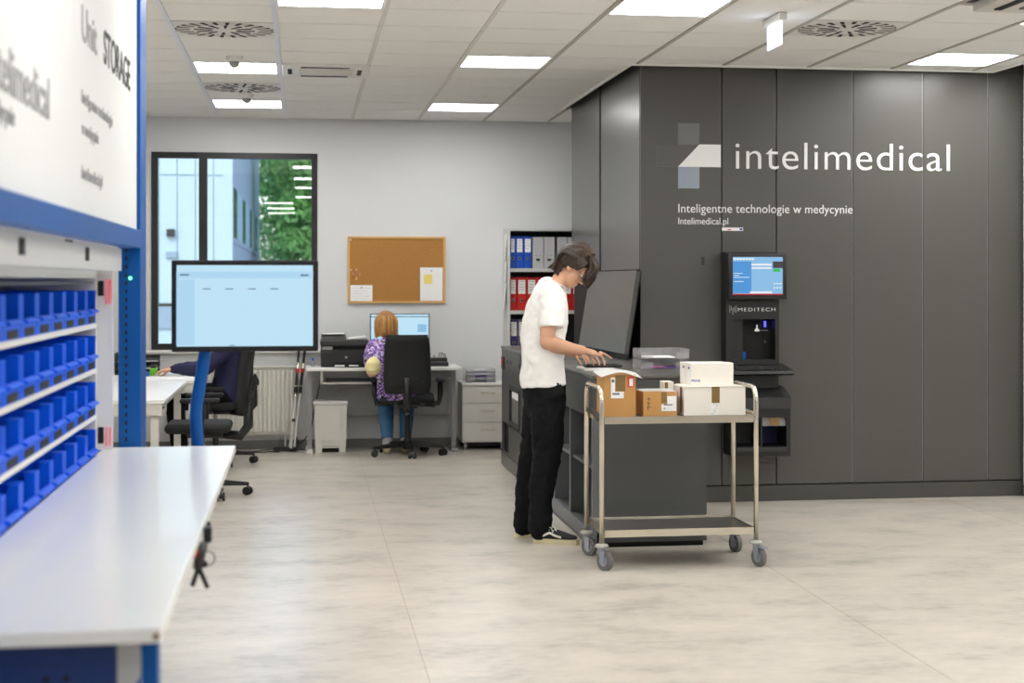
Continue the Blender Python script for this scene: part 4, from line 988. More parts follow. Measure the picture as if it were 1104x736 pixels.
# --- person in navy at the left desk
def navy_person():
    t = thing('person', 'person in navy sweater writing at the left desk, partly hidden by the screen', 'person', (-.62, 14.15, 0))
    F = Vector((-1, -.12, 0)).normalized(); R = Vector((F.y, -F.x, 0)); U = Vector((0, 0, 1))       # R: right hand side (towards the wall)
    body = MB(); c0 = Vector((-.635, 14.13, .60)); hc = Vector((-.68, 14.12, 1.22)); f = (F*.86-U*.5).normalized(); u = (F*.5+U*.86).normalized(); r = f.cross(u)
    L = headset(body, hc, f, u, r, .97)
    nk = Vector((-.61, 14.13, 1.08)); body.chain([(nk+Vector((.02, 0, -.06)), .07, .06), (nk, .054, .052), (hc+Vector((.03, 0, -.04)), .05, .052)], ref=R)
    body.chain([(c0+Vector((.0, 0, .0)), .15, .11), (c0+Vector((.05, 0, .22)), .14, .09), (c0+Vector((.035, 0, .38)), .12, .06)], ref=R)
    arms = []
    for s, el, wr in ((-1, Vector((-.80, 13.90, .80)), Vector((-1.05, 14.0, .80))), (1, Vector((-.80, 14.38, .80)), Vector((-1.04, 14.2, .80)))):
        sh = Vector((-.60, 14.13-s*0+(.17 if s > 0 else -.17), .985)); arms.append((sh, el, wr))
        body.chain([(sh, .05), (el, .042)], seg=14); body.chain([(el, .042), (wr, .027)], seg=14)
        hand_auto(body, wr, (F*.97+Vector((0, .15*(-s) if s > 0 else .1, 0))-U*.12).normalized(), Vector((0, -s, 0)), U, .55)
    for s in (-1, 1):
        hp = c0+Vector((0, .09*s, -.02)); kn = hp+F*.42+Vector((0, 0, .0)); an = Vector((kn.x+.05, kn.y, .11))
        body.chain([(hp, .07), (kn, .055)], seg=14); body.chain([(kn, .055), (an, .038)], seg=14)
    bo = blob('body', body, 'skin', t, .007, 4); eyes(bo, L, f, u, r, .97)
    h = MB(); ax = (f, u, r); h.ell(L(-.014, .045), (.104, .09, .083), ax); h.ell(L(-.055, .0), (.05, .06, .072), ax)
    for i in range(16):
        w = -.06+.12*i/15; h.chain([(L(-.02, .125, w*.8), .012), (L(.06, .112, w), .012), (L(.092, .075, w), .006)], seg=8, sub=3)
    blob('hair', h, 'hair', t, .006, 1)
    s = MB(); s.chain([(c0+Vector((.0, 0, -.02)), .185, .14), (c0+Vector((.045, 0, .15)), .18, .135), (c0+Vector((.055, 0, .30)), .19, .125), (c0+Vector((.035, 0, .42)), .175, .10), (c0+Vector((.03, 0, .47)), .09, .07)], ref=R, seg=26)
    for sh, el, wr in arms: s.chain([(sh, .074), (sh.lerp(el, .5), .064), (el, .056), (el.lerp(wr, .5), .05), (wr, .036)], seg=16)
    blob('sweater', s, 'navy', t, .009, 4, .016, .07)
    s = MB()
    for sg in (-1, 1):
        hp = c0+Vector((0, .09*sg, -.02)); kn = hp+F*.42; an = Vector((kn.x+.05, kn.y, .12))
        s.chain([(hp, .1), (kn, .075)], seg=16); s.chain([(kn, .075), (an, .06)], seg=16)
    blob('trousers', s, 'trous', t, .01, 3, .01)
    for sg in (-1, 1):
        k = c0+Vector((0, .09*sg, 0))+F*.37
        q = MB(); q.chain([(Vector((k.x+.06, k.y, .045)), .036, .036), (Vector((k.x-.06, k.y, .045)), .042, .036), (Vector((k.x-.18, k.y, .03)), .036, .022)], ref=(0, 1, 0), seg=14); q.build('shoe', 'canvas', t, True)
    return t
navy_person()

# ------------------------------------------------------------------ left desks
def desk_left(label, x0, x1, y0, y1, drop):
    t = thing('desk', label, 'desk', ((x0+x1)/2, (y0+y1)/2, 0))
    MB().box(x0, x1, y0, y1, .715, .74, bev=.003).build('desk_top', 'deskw', t)
    a = MB(); a.box(x0+.05, x1-.02, y0+.012, y0+.03, .64, .715); a.box(x0+.05, x1-.02, y1-.03, y1-.012, .64, .715); a.box(x1-.06, x1-.04, y0+.03, y1-.03, .665, .715); a.build('apron', 'deske', t)
    for x in (x0+.08, x1-.07):
        for y in (y0+.08, y1-.08): MB().box(x-.025, x+.025, y-.025, y+.025, .0, .64).build('leg', 'deske', t)
    if drop:
        B('drawer', 'deske', t, x1-.045, x1-.03, y0+.1, y0+.55, .63, .70); B('drawer_grip', 'blackm', t, x1-.03, x1-.025, y0+.2, y0+.32, .665, .678)
    return t
desk_left('white desk at the left, nearest one, with the empty chair beside it', -1.72, -.90, 11.25, 13.42, True)
desk_left('white desk further back at which the person in navy writes', -2.3, -.80, 13.46, 14.62, False)
pap = MB(); pap.prism([(-1.35, 13.55, .7405), (-.83, 13.52, .7405), (-.86, 13.95, .7405), (-1.3, 13.98, .7405)], (0, 0, .004)); tag(pap.build('paper_sheet', 'paper'), 'large white sheet on the desk in front of the person in navy', 'paper')
pn = tag(MB().tube([(-1.17, 14.03, .80), (-1.165, 14.0, .89)], .006, 8).build('pen', 'blackm'), 'dark pen standing up from the hand of the person in navy', 'pen')
t = thing('tape_dispenser', 'bright green tape dispenser on the left desk beside the writing hand', 'tape dispenser', (-1.225, 14.205, .74))
MB().box(-1.255, -1.195, 14.17, 14.24, .7405, .80, bev=.01).build('dispenser_body', 'green', t); MB().cyl((-1.245, 14.205, .812), (-1.205, 14.205, .812), .02, 16).build('tape_roll', 'dgrey', t)
t = thing('document_tray', 'stacked black document tray on the left desk behind the blue post', 'letter tray', (-1.45, 14.25, .74))
for k in range(3):
    a = MB(); z = .7405+.06*k; a.box(-1.55, -1.2, 14.3, 14.55, z, z+.008); a.box(-1.55, -1.2, 14.54, 14.55, z+.008, z+.035); a.box(-1.55, -1.542, 14.3, 14.54, z+.008, z+.06)
    a.build('tray_tier', 'black', t)
tag(MB().box(-1.36, -1.25, 14.02, 14.13, .7405, .775, bev=.006).build('blue_pad', 'bluecap'), 'light blue pad lying next to the green tape dispenser', 'note pad')

# ------------------------------------------------------------------ back desk and its things
dk = thing('desk', 'white desk with grey steel legs against the back wall under the cork board', 'desk', (.70, 15.05, 0))
DX0, DX1, DY0, DY1, DZ = .025, 1.385, 14.76, 15.345, .757
MB().box(DX0, DX1, DY0, DY1, DZ-.026, DZ, bev=.003).build('desk_top', 'deskw', dk)
for x, n_ in ((DX0+.03, 0), (DX1-.05, 1)):
    f = MB(); f.box(x-.02, x+.02, 14.98, 15.04, .03, DZ-.027); f.build('leg', 'greym', dk)
    f = MB(); f.box(x-.03, x+.03, 14.84, 15.30, .0, .032, bev=.008); f.build('foot', 'greym' if n_ else 'deske', dk)
B('cross_beam', 'greym', dk, DX0+.05, DX1-.07, 15.0, 15.03, .66, .72)
B('modesty_panel', 'greyb', dk, DX0+.05, DX1-.07, 15.25, 15.265, .30, .70)
kt = MB(); kt.box(.16, .72, 14.80, 15.10, .615, .63); kt.box(.15, .17, 14.80, 15.10, .615, .73); kt.build('keyboard_drawer', 'deske', dk)
tag(MB().box(.2, .66, 14.85, 15.0, .6305, .655, bev=.004).build('keyboard', 'black'), 'black keyboard on the pull-out shelf under the back desk', 'keyboard')
p = thing('printer', 'black multifunction laser printer on the left of the back desk', 'printer', (.36, 15.04, DZ))
MB().box(.155, .575, 14.86, 15.24, DZ+.001, DZ+.155, bev=.008).build('printer_body', 'black', p)
MB().box(.16, .57, 14.90, 15.24, DZ+.156, DZ+.19, bev=.004).build('output_bay', 'blackm', p)
MB().box(.15, .578, 14.865, 15.24, DZ+.191, DZ+.24, bev=.01).build('scanner_lid', 'dgrey', p)
MB().prism([(.16, 14.88, DZ+.241), (.16, 15.2, DZ+.241), (.16, 15.2, DZ+.29), (.16, 14.9, DZ+.275)], (.215, 0, 0)).build('document_feeder', 'dgrey', p)
MB().prism([(.40, 14.90, DZ+.25), (.55, 14.90, DZ+.27), (.55, 15.14, DZ+.272), (.40, 15.14, DZ+.252)], (0, 0, .004)).build('feeder_paper', 'paper', p)
B('control_panel', 'greym', p, .165, .255, 14.852, 14.862, DZ+.16, DZ+.185); B('control_panel', 'dgrey', p, .165, .25, 14.854, 14.86, DZ+.13, DZ+.157)
B('paper_slot', 'blackm', p, .26, .54, 14.854, 14.86, DZ+.012, DZ+.05); B('paper_tray', 'paper', p, .275, .36, 14.85, 14.858, DZ+.012, DZ+.022); B('paper_tray', 'paper', p, .40, .48, 14.85, 14.858, DZ+.012, DZ+.022)
MB().cyl((.375, 14.856, DZ+.09), (.375, 14.861, DZ+.09), .010, 16).build('round_badge', 'greym', p)
B('top_tray_sheet', 'paper', p, .17, .36, 14.95, 15.18, DZ+.2925, DZ+.295)
mo = thing('monitor', 'wide computer monitor on the back desk in front of the woman', 'monitor', (.86, 15.12, DZ))
B('monitor_frame', 'black', mo, .594, 1.127, 15.10, 15.13, .905, 1.227, bev=.004)
sc = B('screen', 'scr', mo, .602, 1.119, 15.097, 15.101, .918, 1.220)
B('screen_header', 'scrk', sc, .602, 1.119, 15.095, 15.0975, 1.196, 1.203); B('screen_header', 'scrd', sc, .602, .665, 15.095, 15.0975, 1.178, 1.192); B('screen_window', 'scrb2', sc, 1.02, 1.1, 15.095, 15.0975, 1.06, 1.13)
B('monitor_neck', 'black', mo, .82, .90, 15.13, 15.16, .77, 1.05); B('monitor_foot', 'black', mo, .74, .98, 15.02, 15.24, DZ+.0005, DZ+.013, bev=.004)
t = thing('desk_organizer', 'black pen and card organizer at the right end of the back desk', 'desk organizer', (1.22, 15.0, DZ))
B('organizer_base', 'black', t, 1.12, 1.285, 14.92, 15.10, DZ+.001, DZ+.04, bev=.004); B('organizer_box', 'black', t, 1.125, 1.275, 14.93, 15.08, DZ+.045, DZ+.075, bev=.004); B('clear_layer', 'acryl', t, 1.13, 1.27, 14.93, 15.08, DZ+.040, DZ+.045)
wr_ = MB(); wr_.tube([(1.20, 14.98, DZ+.075), (1.205, 14.97, DZ+.12), (1.24, 14.97, DZ+.115), (1.25, 14.98, DZ+.078)], .006, 6); wr_.tube([(1.22, 15.0, DZ+.076), (1.225, 15, DZ+.11), (1.262, 15.0, DZ+.105), (1.265, 15.0, DZ+.076)], .006, 6); wr_.box(1.15, 1.17, 14.96, 14.99, DZ+.076, DZ+.10)
wr_.build('clips', 'greym', t)
tag(MB().box(1.085, 1.118, 14.93, 14.96, DZ+.0005, DZ+.12, bev=.004).build('highlighter_box', 'orange'), 'orange box standing between chair back and black organizer', 'box')
t = thing('bottle', 'small clear bottle with blue cap on the left end of the back desk', 'bottle', (.085, 15.05, DZ)); MB().lathe((.085, 15.05, DZ), [(.014, .0), (.016, .005), (.016, .045), (.008, .055)], 14).build('bottle_body', 'acryl', t, 'auto'); MB().cyl((.085, 15.05, DZ+.056), (.085, 15.05, DZ+.08), .012, 12).build('bottle_cap', 'bluecap', t, 'auto')
MB().prism([(.05, 14.80, DZ+.0005), (.30, 14.79, DZ+.0005), (.28, 14.845, DZ+.0005), (.05, 14.85, DZ+.0005)], (0, 0, .003)).build('paper_sheet', 'paper')
tag(C.objects[-1], 'white sheet on the desk edge in front of the printer', 'paper')
# pedal bin
t = thing('waste_bin', 'white plastic pedal bin standing under the back desk', 'bin', (.24, 15.07, 0))
b = MB(); y0, y1 = 14.955, 15.19
def frust(mb, a, b_, z0, z1):
    vs0 = [mb.bm.verts.new((x, y, z0)) for x, y in ((a[0], a[2]), (a[1], a[2]), (a[1], a[3]), (a[0], a[3]))]; vs1 = [mb.bm.verts.new((x, y, z1)) for x, y in ((b_[0], b_[2]), (b_[1], b_[2]), (b_[1], b_[3]), (b_[0], b_[3]))]
    mb.bm.faces.new(vs0[::-1]); mb.bm.faces.new(vs1)
    for i in range(4): mb.bm.faces.new((vs0[i], vs0[(i+1) % 4], vs1[(i+1) % 4], vs1[i]))
frust(b, (.105, .375, 14.965, 15.17), (.098, .385, 14.955, 15.19), .055, .42); frust(b, (.11, .165, 14.965, 15.17), (.105, .165, 14.965, 15.17), 0, .055); frust(b, (.315, .37, 14.965, 15.17), (.315, .375, 14.965, 15.17), 0, .055)
b.build('bin_body', 'rad', t); frust(q := MB(), (.15, .33, 14.947, 14.96), (.145, .335, 14.944, 14.953), .11, .40); q.build('bin_front', 'rad', t)
B('pedal_recess', 'blackm', t, .165, .315, 14.985, 14.995, .0, .054); B('pedal', 'rad', t, .165, .315, 14.94, 14.97, .04, .052, bev=.004)
MB().box(.085, .392, 14.945, 15.20, .42, .458, bev=.012).build('bin_lid', 'whitem', t, True)
# drawer unit
t = thing('drawer_pedestal', 'light grey three drawer pedestal on castors right of the back desk', 'drawer unit', (1.57, 15.14, 0))
B('pedestal_body', 'deske', t, 1.41, 1.80, 14.955, 15.35, .07, .582); MB().box(1.405, 1.805, 14.93, 15.355, .583, .607, bev=.004).build('pedestal_top', 'deskw', t)
for z0, z1 in ((.425, .578), (.255, .42), (.08, .25)):
    d = MB().box(1.412, 1.798, 14.936, 14.954, z0, z1, bev=.002).build('drawer', 'deske', t)
    zz = (z0+z1)/2+.02
    MB().tube([(1.575, 14.936, zz), (1.575, 14.912, zz), (1.70, 14.912, zz), (1.70, 14.936, zz)], .004, 8).build('drawer_handle', 'steel', d)
for x in (1.44, 1.77):
    for y in (14.99, 15.31): MB().cyl((x-.012, y, .03), (x+.012, y, .03), .03, 14).build('castor', 'greym' if y < 15.1 else 'black', t, 'auto')
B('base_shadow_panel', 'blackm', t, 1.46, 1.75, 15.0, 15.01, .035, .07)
t = thing('letter_tray', 'clear acrylic letter tray with pink notes on the grey drawer pedestal', 'letter tray', (1.58, 15.1, .607))
acrylic_tray(t, 1.445, 1.715, 14.98, 15.25, .607, 3, .042)
tag(MB().box(1.46, 1.70, 15.0, 15.22, .612, .618).build('folder', 'dgrey'), 'dark folder in the bottom tier of the pedestal letter tray', 'folder')
tag(MB().box(1.46, 1.51, 14.985, 15.06, .6185, .631).build('note_pad', 'pink'), 'pink notes in the bottom tier of the pedestal letter tray', 'note pad')
tag(MB().box(1.455, 1.70, 15.0, 15.2, .654, .664).build('folder', 'purple'), 'violet folder in the middle tier of the pedestal letter tray', 'folder')
tag(MB().box(1.455, 1.70, 15.0, 15.2, .696, .702).build('folder', 'slate'), 'grey folder in the top tier of the pedestal letter tray', 'folder')
# cork board
cb = thing('cork_board', 'framed brown cork notice board on the back wall', 'notice board', (.847, WALL_Y-.02, 1.32))
B('cork_sheet', 'cork', cb, .42, 1.275, WALL_Y-.014, WALL_Y-.002, 1.335, 1.91)
for q in ((.40, .42, 1.318, 1.928), (1.275, 1.294, 1.318, 1.928), (.42, 1.275, 1.91, 1.928), (.42, 1.275, 1.318, 1.335)): B('frame_bar', 'pine', cb, q[0], q[1], WALL_Y-.024, WALL_Y-.002, q[2], q[3])
YB = WALL_Y-.0145
def note(name, label, cat, x0, x1, z0, z1, m, lines=0, yoff=0):
    t = thing(name, label, cat, ((x0+x1)/2, YB-yoff, z0)); B('sheet', m, t, x0, x1, YB-.002-yoff, YB-yoff, z0, z1)
    if lines:
        l = MB()
        for i in range(lines):
            z = z1-.03-(z1-z0-.05)*i/max(1, lines-1); l.box(x0+.02, x1-.02-.03*(i % 3), YB-.0026-yoff, YB-.002-yoff, z, z+.002)
        l.build('print_lines', 'inkl', t)
    return t
note('paper_note', 'printed white sheet at the lower left of the cork board', 'paper', .425, .625, 1.338, 1.483, 'paper', 5)
note('paper_note', 'tall white sheet at the lower right of the cork board', 'paper', 1.062, 1.268, 1.338, 1.645, 'paper', 0)
note('sticky_note', 'yellow sticky note on the tall white sheet of the cork board', 'note', 1.098, 1.172, 1.495, 1.58, 'yellow', 0, .0025)
rn = random.Random(3); pc = ['bgrey', 'red', 'yellow', 'paper', 'ink']
pins = []
for i in range(9):
    x, z = .43+rn.random()*.08, 1.53+rn.random()*.11
    p = MB().lathe((0, 0, 0), [(.006, 0), (.004, .005), (.005, .010)], 8); 
    for v in p.bm.verts: v.co = Vector((x+v.co.x, YB-v.co.z, z+v.co.y))
    pins.append((z, x, i, p))
for n_, (z, x, i, p) in enumerate(sorted(pins, key=lambda q: -q[0])):
    tag(p.build('push_pin', pc[i % 5]), '%s push pin, %s in the cluster at the cork board left' % (('grey', 'red', 'yellow', 'white', 'black')[i % 5], ('topmost', 'second from the top', 'third from the top', 'fourth from the top', 'middle one', 'fourth from the bottom', 'third from the bottom', 'second from the bottom', 'lowest')[n_]), 'push pin', 'push pins on the cork board')
for (x, z, lab) in ((1.165, 1.615, 'dark push pin holding the tall white sheet on the cork board'), (.525, 1.46, 'dark push pin holding the printed sheet on the cork board'), (.428, 1.895, 'white push pin in the top left corner of the cork board')):
    p = MB().lathe((0, 0, 0), [(.006, 0), (.004, .005), (.006, .012)], 8)
    for v in p.bm.verts: v.co = Vector((x+v.co.x, YB-.003-v.co.z, z+v.co.y))
    tag(p.build('push_pin', 'paper' if x < .45 else 'ink'), lab, 'push pin')
# radiator
t = thing('radiator', 'white ribbed panel radiator on the back wall under the window', 'radiator', (-.62, 15.32, .12))
B('radiator_body', 'rad', t, -1.18, -.07, 15.285, 15.36, .135, .742)
for i in range(27):
    x = -1.165+i*.0405; MB().box(x, x+.025, 15.255, 15.286, .165, .715, bev=.006).build('radiator_rib', 'rad', t)
g = MB().box(-1.18, -.066, 15.25, 15.37, .742, .752); g.box(-1.184, -1.178, 15.27, 15.365, .13, .742); g.box(-.072, -.066, 15.27, 15.365, .13, .742); g.build('radiator_grille', 'rad', t)
sl = MB()
for i in range(26): sl.box(-1.137+i*.0405, -1.126+i*.0405, 15.2845, 15.2855, .675, .69); sl.box(-1.137+i*.0405, -1.126+i*.0405, 15.2845, 15.2855, .185, .2)
sl.build('radiator_slots', 'whitem', t); MB().cyl((-.16, 15.32, .09), (-.16, 15.32, .135), .012, 10).build('radiator_valve', 'whitem', t); B('wall_bracket', 'whitem', t, -.25, -.12, 15.36, WALL_Y-.0005, .10, .16)
MB().tube([(-.16, 15.32, .095), (-.16, 15.32, .001)], .008, 8).build('radiator_pipe', 'whitem', t)
# folded tripod leaning between radiator and desk
t = thing('folded_tripod', 'folded silver and black tripod with red collars leaning beside the radiator', 'tripod', (-.075, 15.1, 0))
for i, (tx, bx_, by_) in enumerate(((-.03, -.105, 15.02), (.025, -.08, 15.06), (-.01, -.12, 15.08))):
    a, b_ = Vector((bx_, by_, .035)), Vector((tx, 15.20-.015*i, 1.0)); L = lambda u: a.lerp(b_, u)
    MB().tube([L(0), L(.47)], .0085, 10).build('lower_tube', 'whitem', t, 'auto'); MB().tube([L(.47), L(.72)], .0105, 10).build('upper_tube', 'steel', t, 'auto')
    MB().cyl(L(.50), L(.56), .016, 10).build('clamp', 'black', t)
    if i == 0: MB().cyl(L(.24), L(.27), .014, 10).build('clamp', 'black', t)
    if i < 2:
        MB().cyl(L(.57), L(.69), .014, 10).build('grip', 'black', t); MB().cyl(L(.69), L(.725), .019, 12).build('collar', 'red', t); MB().cyl(L(.725), L(.78), .014, 10).build('silver_ring', 'steel', t); MB().cyl(L(.78), L(1), .012, 10).build('handle', 'black', t)
q = MB(); q.ell((-.095, 15.05, .025), (.04, .04, .022)); q.build('rubber_foot', 'black', t, True)
def cable(label, pts, r=.005, m='black'):
    n = len(pts); P_ = [Vector(p) for p in pts]; out = []
    for i in range(n-1):
        p0, p1, p2, p3 = P_[max(i-1, 0)], P_[i], P_[i+1], P_[min(i+2, n-1)]
        for k in range(6):
            u = k/6; out.append(.5*((2*p1)+(p2-p0)*u+(2*p0-5*p1+4*p2-p3)*u*u+(p3*1-p0+3*p1-3*p2)*u**3))
    out.append(P_[-1]); return tag(MB().tube(out, r, 6).build('cable', m, None, True), label, 'cable')
cable('black cable snaking along the floor below the radiator', [(-.62, 15.2, .006), (-.45, 15.1, .006), (-.33, 15.22, .006), (-.24, 15.12, .02), (-.16, 15.25, .006), (.02, 15.22, .006)])
cable('thin black cable looping on the floor near the radiator end', [(-.5, 15.05, .006), (-.38, 15.0, .006), (-.30, 15.08, .006), (-.22, 15.02, .006), (-.2, 15.1, .012)])
cable('black cable hanging down behind the pedal bin from the desk', [(.155, 15.225, .73), (.15, 15.225, .60), (.11, 15.225, .42), (.085, 15.225, .28), (.06, 15.20, .16), (-.03, 15.2, .06), (-.06, 15.2, .12), (-.04, 15.2, .02)])
tag(MB().box(-.26, -.05, 15.12, 15.19, .0, .04, bev=.006).build('power_strip', 'black'), 'black power strip on the floor behind the tripod foot', 'power strip')
# bookcase and binders
BC0, BC1, BY0 = 1.845, 2.70, 14.99
bc = thing('bookcase', 'white open bookcase full of binders behind the young man', 'bookcase', (2.27, 15.18, 0))
for q in ((BC0-.015, BC0+.004), (BC1-.018, BC1)): B('side_panel', 'shelfw', bc, q[0], q[1], BY0, 15.365, 0, 1.995)
B('back_panel', 'dgrey', bc, BC0+.004, BC1-.018, 15.355, 15.365, .05, 1.98); B('top_panel', 'shelfw', bc, BC0+.004, BC1-.018, BY0, 15.355, 1.975, 1.995)
SHZ = [1.604, 1.222, .84, .45, .06]
for z in SHZ: B('shelf', 'shelfw', bc, BC0+.004, BC1-.018, BY0+.01, 15.355, z, z+.032)
def binder(x0, x1, z, hgt, m, label, smile=False, tilt=0, group=None, band=None):
    t = thing('binder', label, 'binder', ((x0+x1)/2, BY0+.16, z), group=group); y = BY0+.045
    MB().box(x0+.001, x1-.001, y, y+.27, z+.0005, z+hgt, bev=.003).build('binder_cover', m, t)
    xm = (x0+x1)/2; w_ = (x1-x0)
    if smile:
        pts = [(xm+.021*math.cos(a), y-.002, z+.088+.024*math.sin(a)) for a in [PI+PI*i/10 for i in range(11)]]; MB().prism(pts, (0, .002, 0)).build('finger_hole', 'ink', t)
        d = MB(); d.cyl((xm-.018, y-.002, z+.118), (xm-.018, y, z+.118), .004, 8); d.cyl((xm+.018, y-.002, z+.118), (xm+.018, y, z+.118), .004, 8); d.build('printed_dots', 'ink', t)
    else:
        B('spine_label', 'paper', t, x0+.010, x1-.010, y-.002, y, z+hgt*.50, z+hgt*.92)
        l = MB()
        for i in range(4): l.box(x0+.016, x1-.016-.006*(i % 2), y-.003, y-.002, z+hgt*(.86-.08*i), z+hgt*(.86-.08*i)+.004)
        l.build('label_print', 'inkl', t)
        d = MB().cyl((xm, y-.004, z+.09), (xm, y, z+.09), .014, 14); d.build('finger_ring', 'greym', t); MB().cyl((xm, y-.005, z+.09), (xm, y-.004, z+.09), .009, 12).build('finger_hole', 'blackm', t)
    if band: B('spine_band', band, t, x0+.002, x1-.002, y-.0015, y, z+.17, z+.19)
    return t
zt, zm, zl = SHZ[0]+.032, SHZ[1]+.032, SHZ[2]+.032
X = [1.852, 1.906, 1.979, 2.055]
for i, s_ in enumerate(('leftmost', 'middle', 'rightmost')): binder(X[i], X[i+1]-.003, zt, .29, 'bblue', '%s of the three blue binders on the bookcase top shelf' % s_)
for i, (a, b_, l, sm) in enumerate(((2.06, 2.158, 'left light grey file box with smiling cut-out on the top shelf', 1), (2.163, 2.262, 'right light grey file box with smiling cut-out on the top shelf', 1), (2.285, 2.375, 'light grey file box above the young man\'s head on the top shelf', 1), (2.38, 2.47, 'light grey file box at the cabinet edge on the top shelf', 1), (2.475, 2.565, 'light grey file box hidden behind the dark cabinet, top shelf', 1))): binder(a, b_, zt, .285, 'bgrey', l, bool(sm))
rr = [1.852, 1.918, 2.008, 2.098, 2.186, 2.27, 2.342, 2.425, 2.51, 2.6]
rl = ['leftmost red binder on the bookcase middle shelf', 'second red binder from the left on the middle shelf', 'third red binder from the left on the middle shelf, above the shirt shoulder', 'fourth red binder on the middle shelf, behind the young man\'s neck', 'fifth red binder on the middle shelf behind the young man', 'red binder on the middle shelf under the young man\'s chin', 'red binder on the middle shelf right beside the dark cabinet', 'red binder on the middle shelf hidden by the dark cabinet', 'last red binder of the middle shelf, hidden by the dark cabinet']
for i, l in enumerate(rl): binder(rr[i], rr[i+1]-.005, zm, .30, 'bred', l)
ll = [('bviol', 'violet binder with orange band leftmost on the lower shelf', 'orange'), ('slate', 'slate grey binder beside the violet one on the lower shelf', None), ('bgrey', 'light grey binder on the lower shelf behind the white shirt', None), ('slate', 'slate grey binder on the lower shelf behind the white shirt', None), ('bviol', 'violet binder on the lower shelf behind the white shirt', None), ('bgrey', 'light grey binder at the right end of the lower shelf', None)]
for i, (m, l, bd_) in enumerate(ll): binder(1.852+.074*i, 1.852+.074*(i+1)-.004, zl, .30, m, l, band=bd_)
for i, (z0, z1, l) in enumerate(((1.72, 1.95, 'upper white paper hung on the side of the bookcase'), (1.52, 1.70, 'middle white paper hung on the side of the bookcase'), (1.26, 1.50, 'lower curled paper hung on the side of the bookcase'))):
    q = MB(); q.prism([(BC0-.017, 15.06, z1), (BC0-.017, 15.22, z1), (BC0-.025-.012*(i == 2), 15.22, z0), (BC0-.032-.02*(i == 2), 15.06, z0)], (-.002, 0, 0)); tag(q.build('paper_note', 'paper'), l, 'paper')

# ------------------------------------------------------------------ blue picking workstation on the left
ws = thing('picking_workstation', 'blue steel picking workstation frame with white header sign at the left', 'workstation', (-.65, 4.8, 0))
PX0, PX1 = -.690, -.608
for y0, y1 in ((6.49, 6.72), (2.90, 3.06)):
    MB().box(PX0, PX1, y0, y1, 0, 2.72, bev=.004).build('upright_post', 'blue', ws)
ho = MB()
for i in range(30): ho.box(-.664, -.656, 6.487, 6.49, .92+i*.031, .934+i*.031)
ho.build('post_slots', 'blackm', ws)
MB().box(-.668, -.600, 2.90, 6.486, 1.648, 1.714, bev=.003).build('header_beam', 'blue', ws)
MB().box(-.668, -.600, 2.90, 6.486, 2.66, 2.72, bev=.003).build('header_beam', 'blue', ws)
sg = MB().box(-.645, -.622, 3.14, 6.486, 1.716, 2.658).build('header_sign', 'hsign', ws)
def st_(body, y0, z, wd, ht, m): link('sign_lettering', text_x(body, y0, z, wd, ht, -.622, .002, .008), m, sg)
st_('intelimedical', 3.46, 1.925, .82, .10, 'inkl'); st_('medycynie', 3.48, 1.862, .30, .04, 'inkl')
st_('Unit', 4.90, 2.212, .35, .10, 'inkl'); st_('STORAGE', 5.43, 2.214, .81, .108, 'ink')
st_('Inteligentne technologie', 4.90, 2.033, .77, .036, 'inkl'); st_('w medycynie', 4.90, 1.945, .39, .036, 'inkl'); st_('Intelimedical.pl', 4.90, 1.818, .485, .036, 'inkl')
vl = MB().box(-.70, -.668, 3.15, 6.40, 1.562, 1.645).build('light_valance', 'whitem', ws)
for y in (4.12, 5.35): B('valance_slot', 'blackm', ws, -.6675, -.665, y, y+.08, 1.588, 1.63)
B('valance_slot', 'blackm', ws, -.6675, -.665, 4.9, 5.05, 1.638, 1.644)
tag(MB().cyl((-.645, 6.487, 1.535), (-.645, 6.484, 1.535), .006, 12).build('status_lamp', 'ledg', ws))
# shelf cabinet
cs = thing('shelf_cabinet', 'white open shelf cabinet full of blue bins behind the bench', 'cabinet', (-.95, 4.7, .84))
SX, SB = -.746, -1.12
SZ4 = [1.372, 1.208, 1.040, .868]
B('back_panel', 'whitem', cs, SB-.012, SB, 3.1, 6.30, .84, 1.56); B('end_panel', 'whitem', cs, SB, SX, 6.275, 6.30, .84, 1.56); B('end_panel', 'whitem', cs, SB, SX, 3.1, 3.125, .84, 1.56)
B('top_panel', 'whitem', cs, SB, SX, 3.125, 6.275, 1.535, 1.56)
for z in SZ4: B('shelf', 'whitem', cs, SB, SX, 3.125, 6.275, z-.018, z)
MB().box(-.90, -.69, 6.305, 6.325, .905, 1.558).build('cover_plate', 'whitem', cs); cp = MB(); cp.box(-.742, -.722, 6.302, 6.305, 1.47, 1.525); cp.box(-.742, -.722, 6.302, 6.305, .93, .99); cp.build('cover_slot', 'blackm', cs)
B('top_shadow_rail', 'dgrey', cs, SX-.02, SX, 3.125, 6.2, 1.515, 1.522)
for x in (-.712, -.698):
    B('pick_light', 'ledr', cs, x-.002, x+.002, 6.300, 6.304, 1.44, 1.53); B('pick_light', 'ledr', cs, x-.0015, x+.0015, 6.300, 6.304, .92, .99)
for x in (-1.10, -.78):
    for y in (3.2, 6.2): MB().box(x-.02, x+.02, y-.02, y+.02, 0, .84).build('cabinet_leg', 'blued', cs)
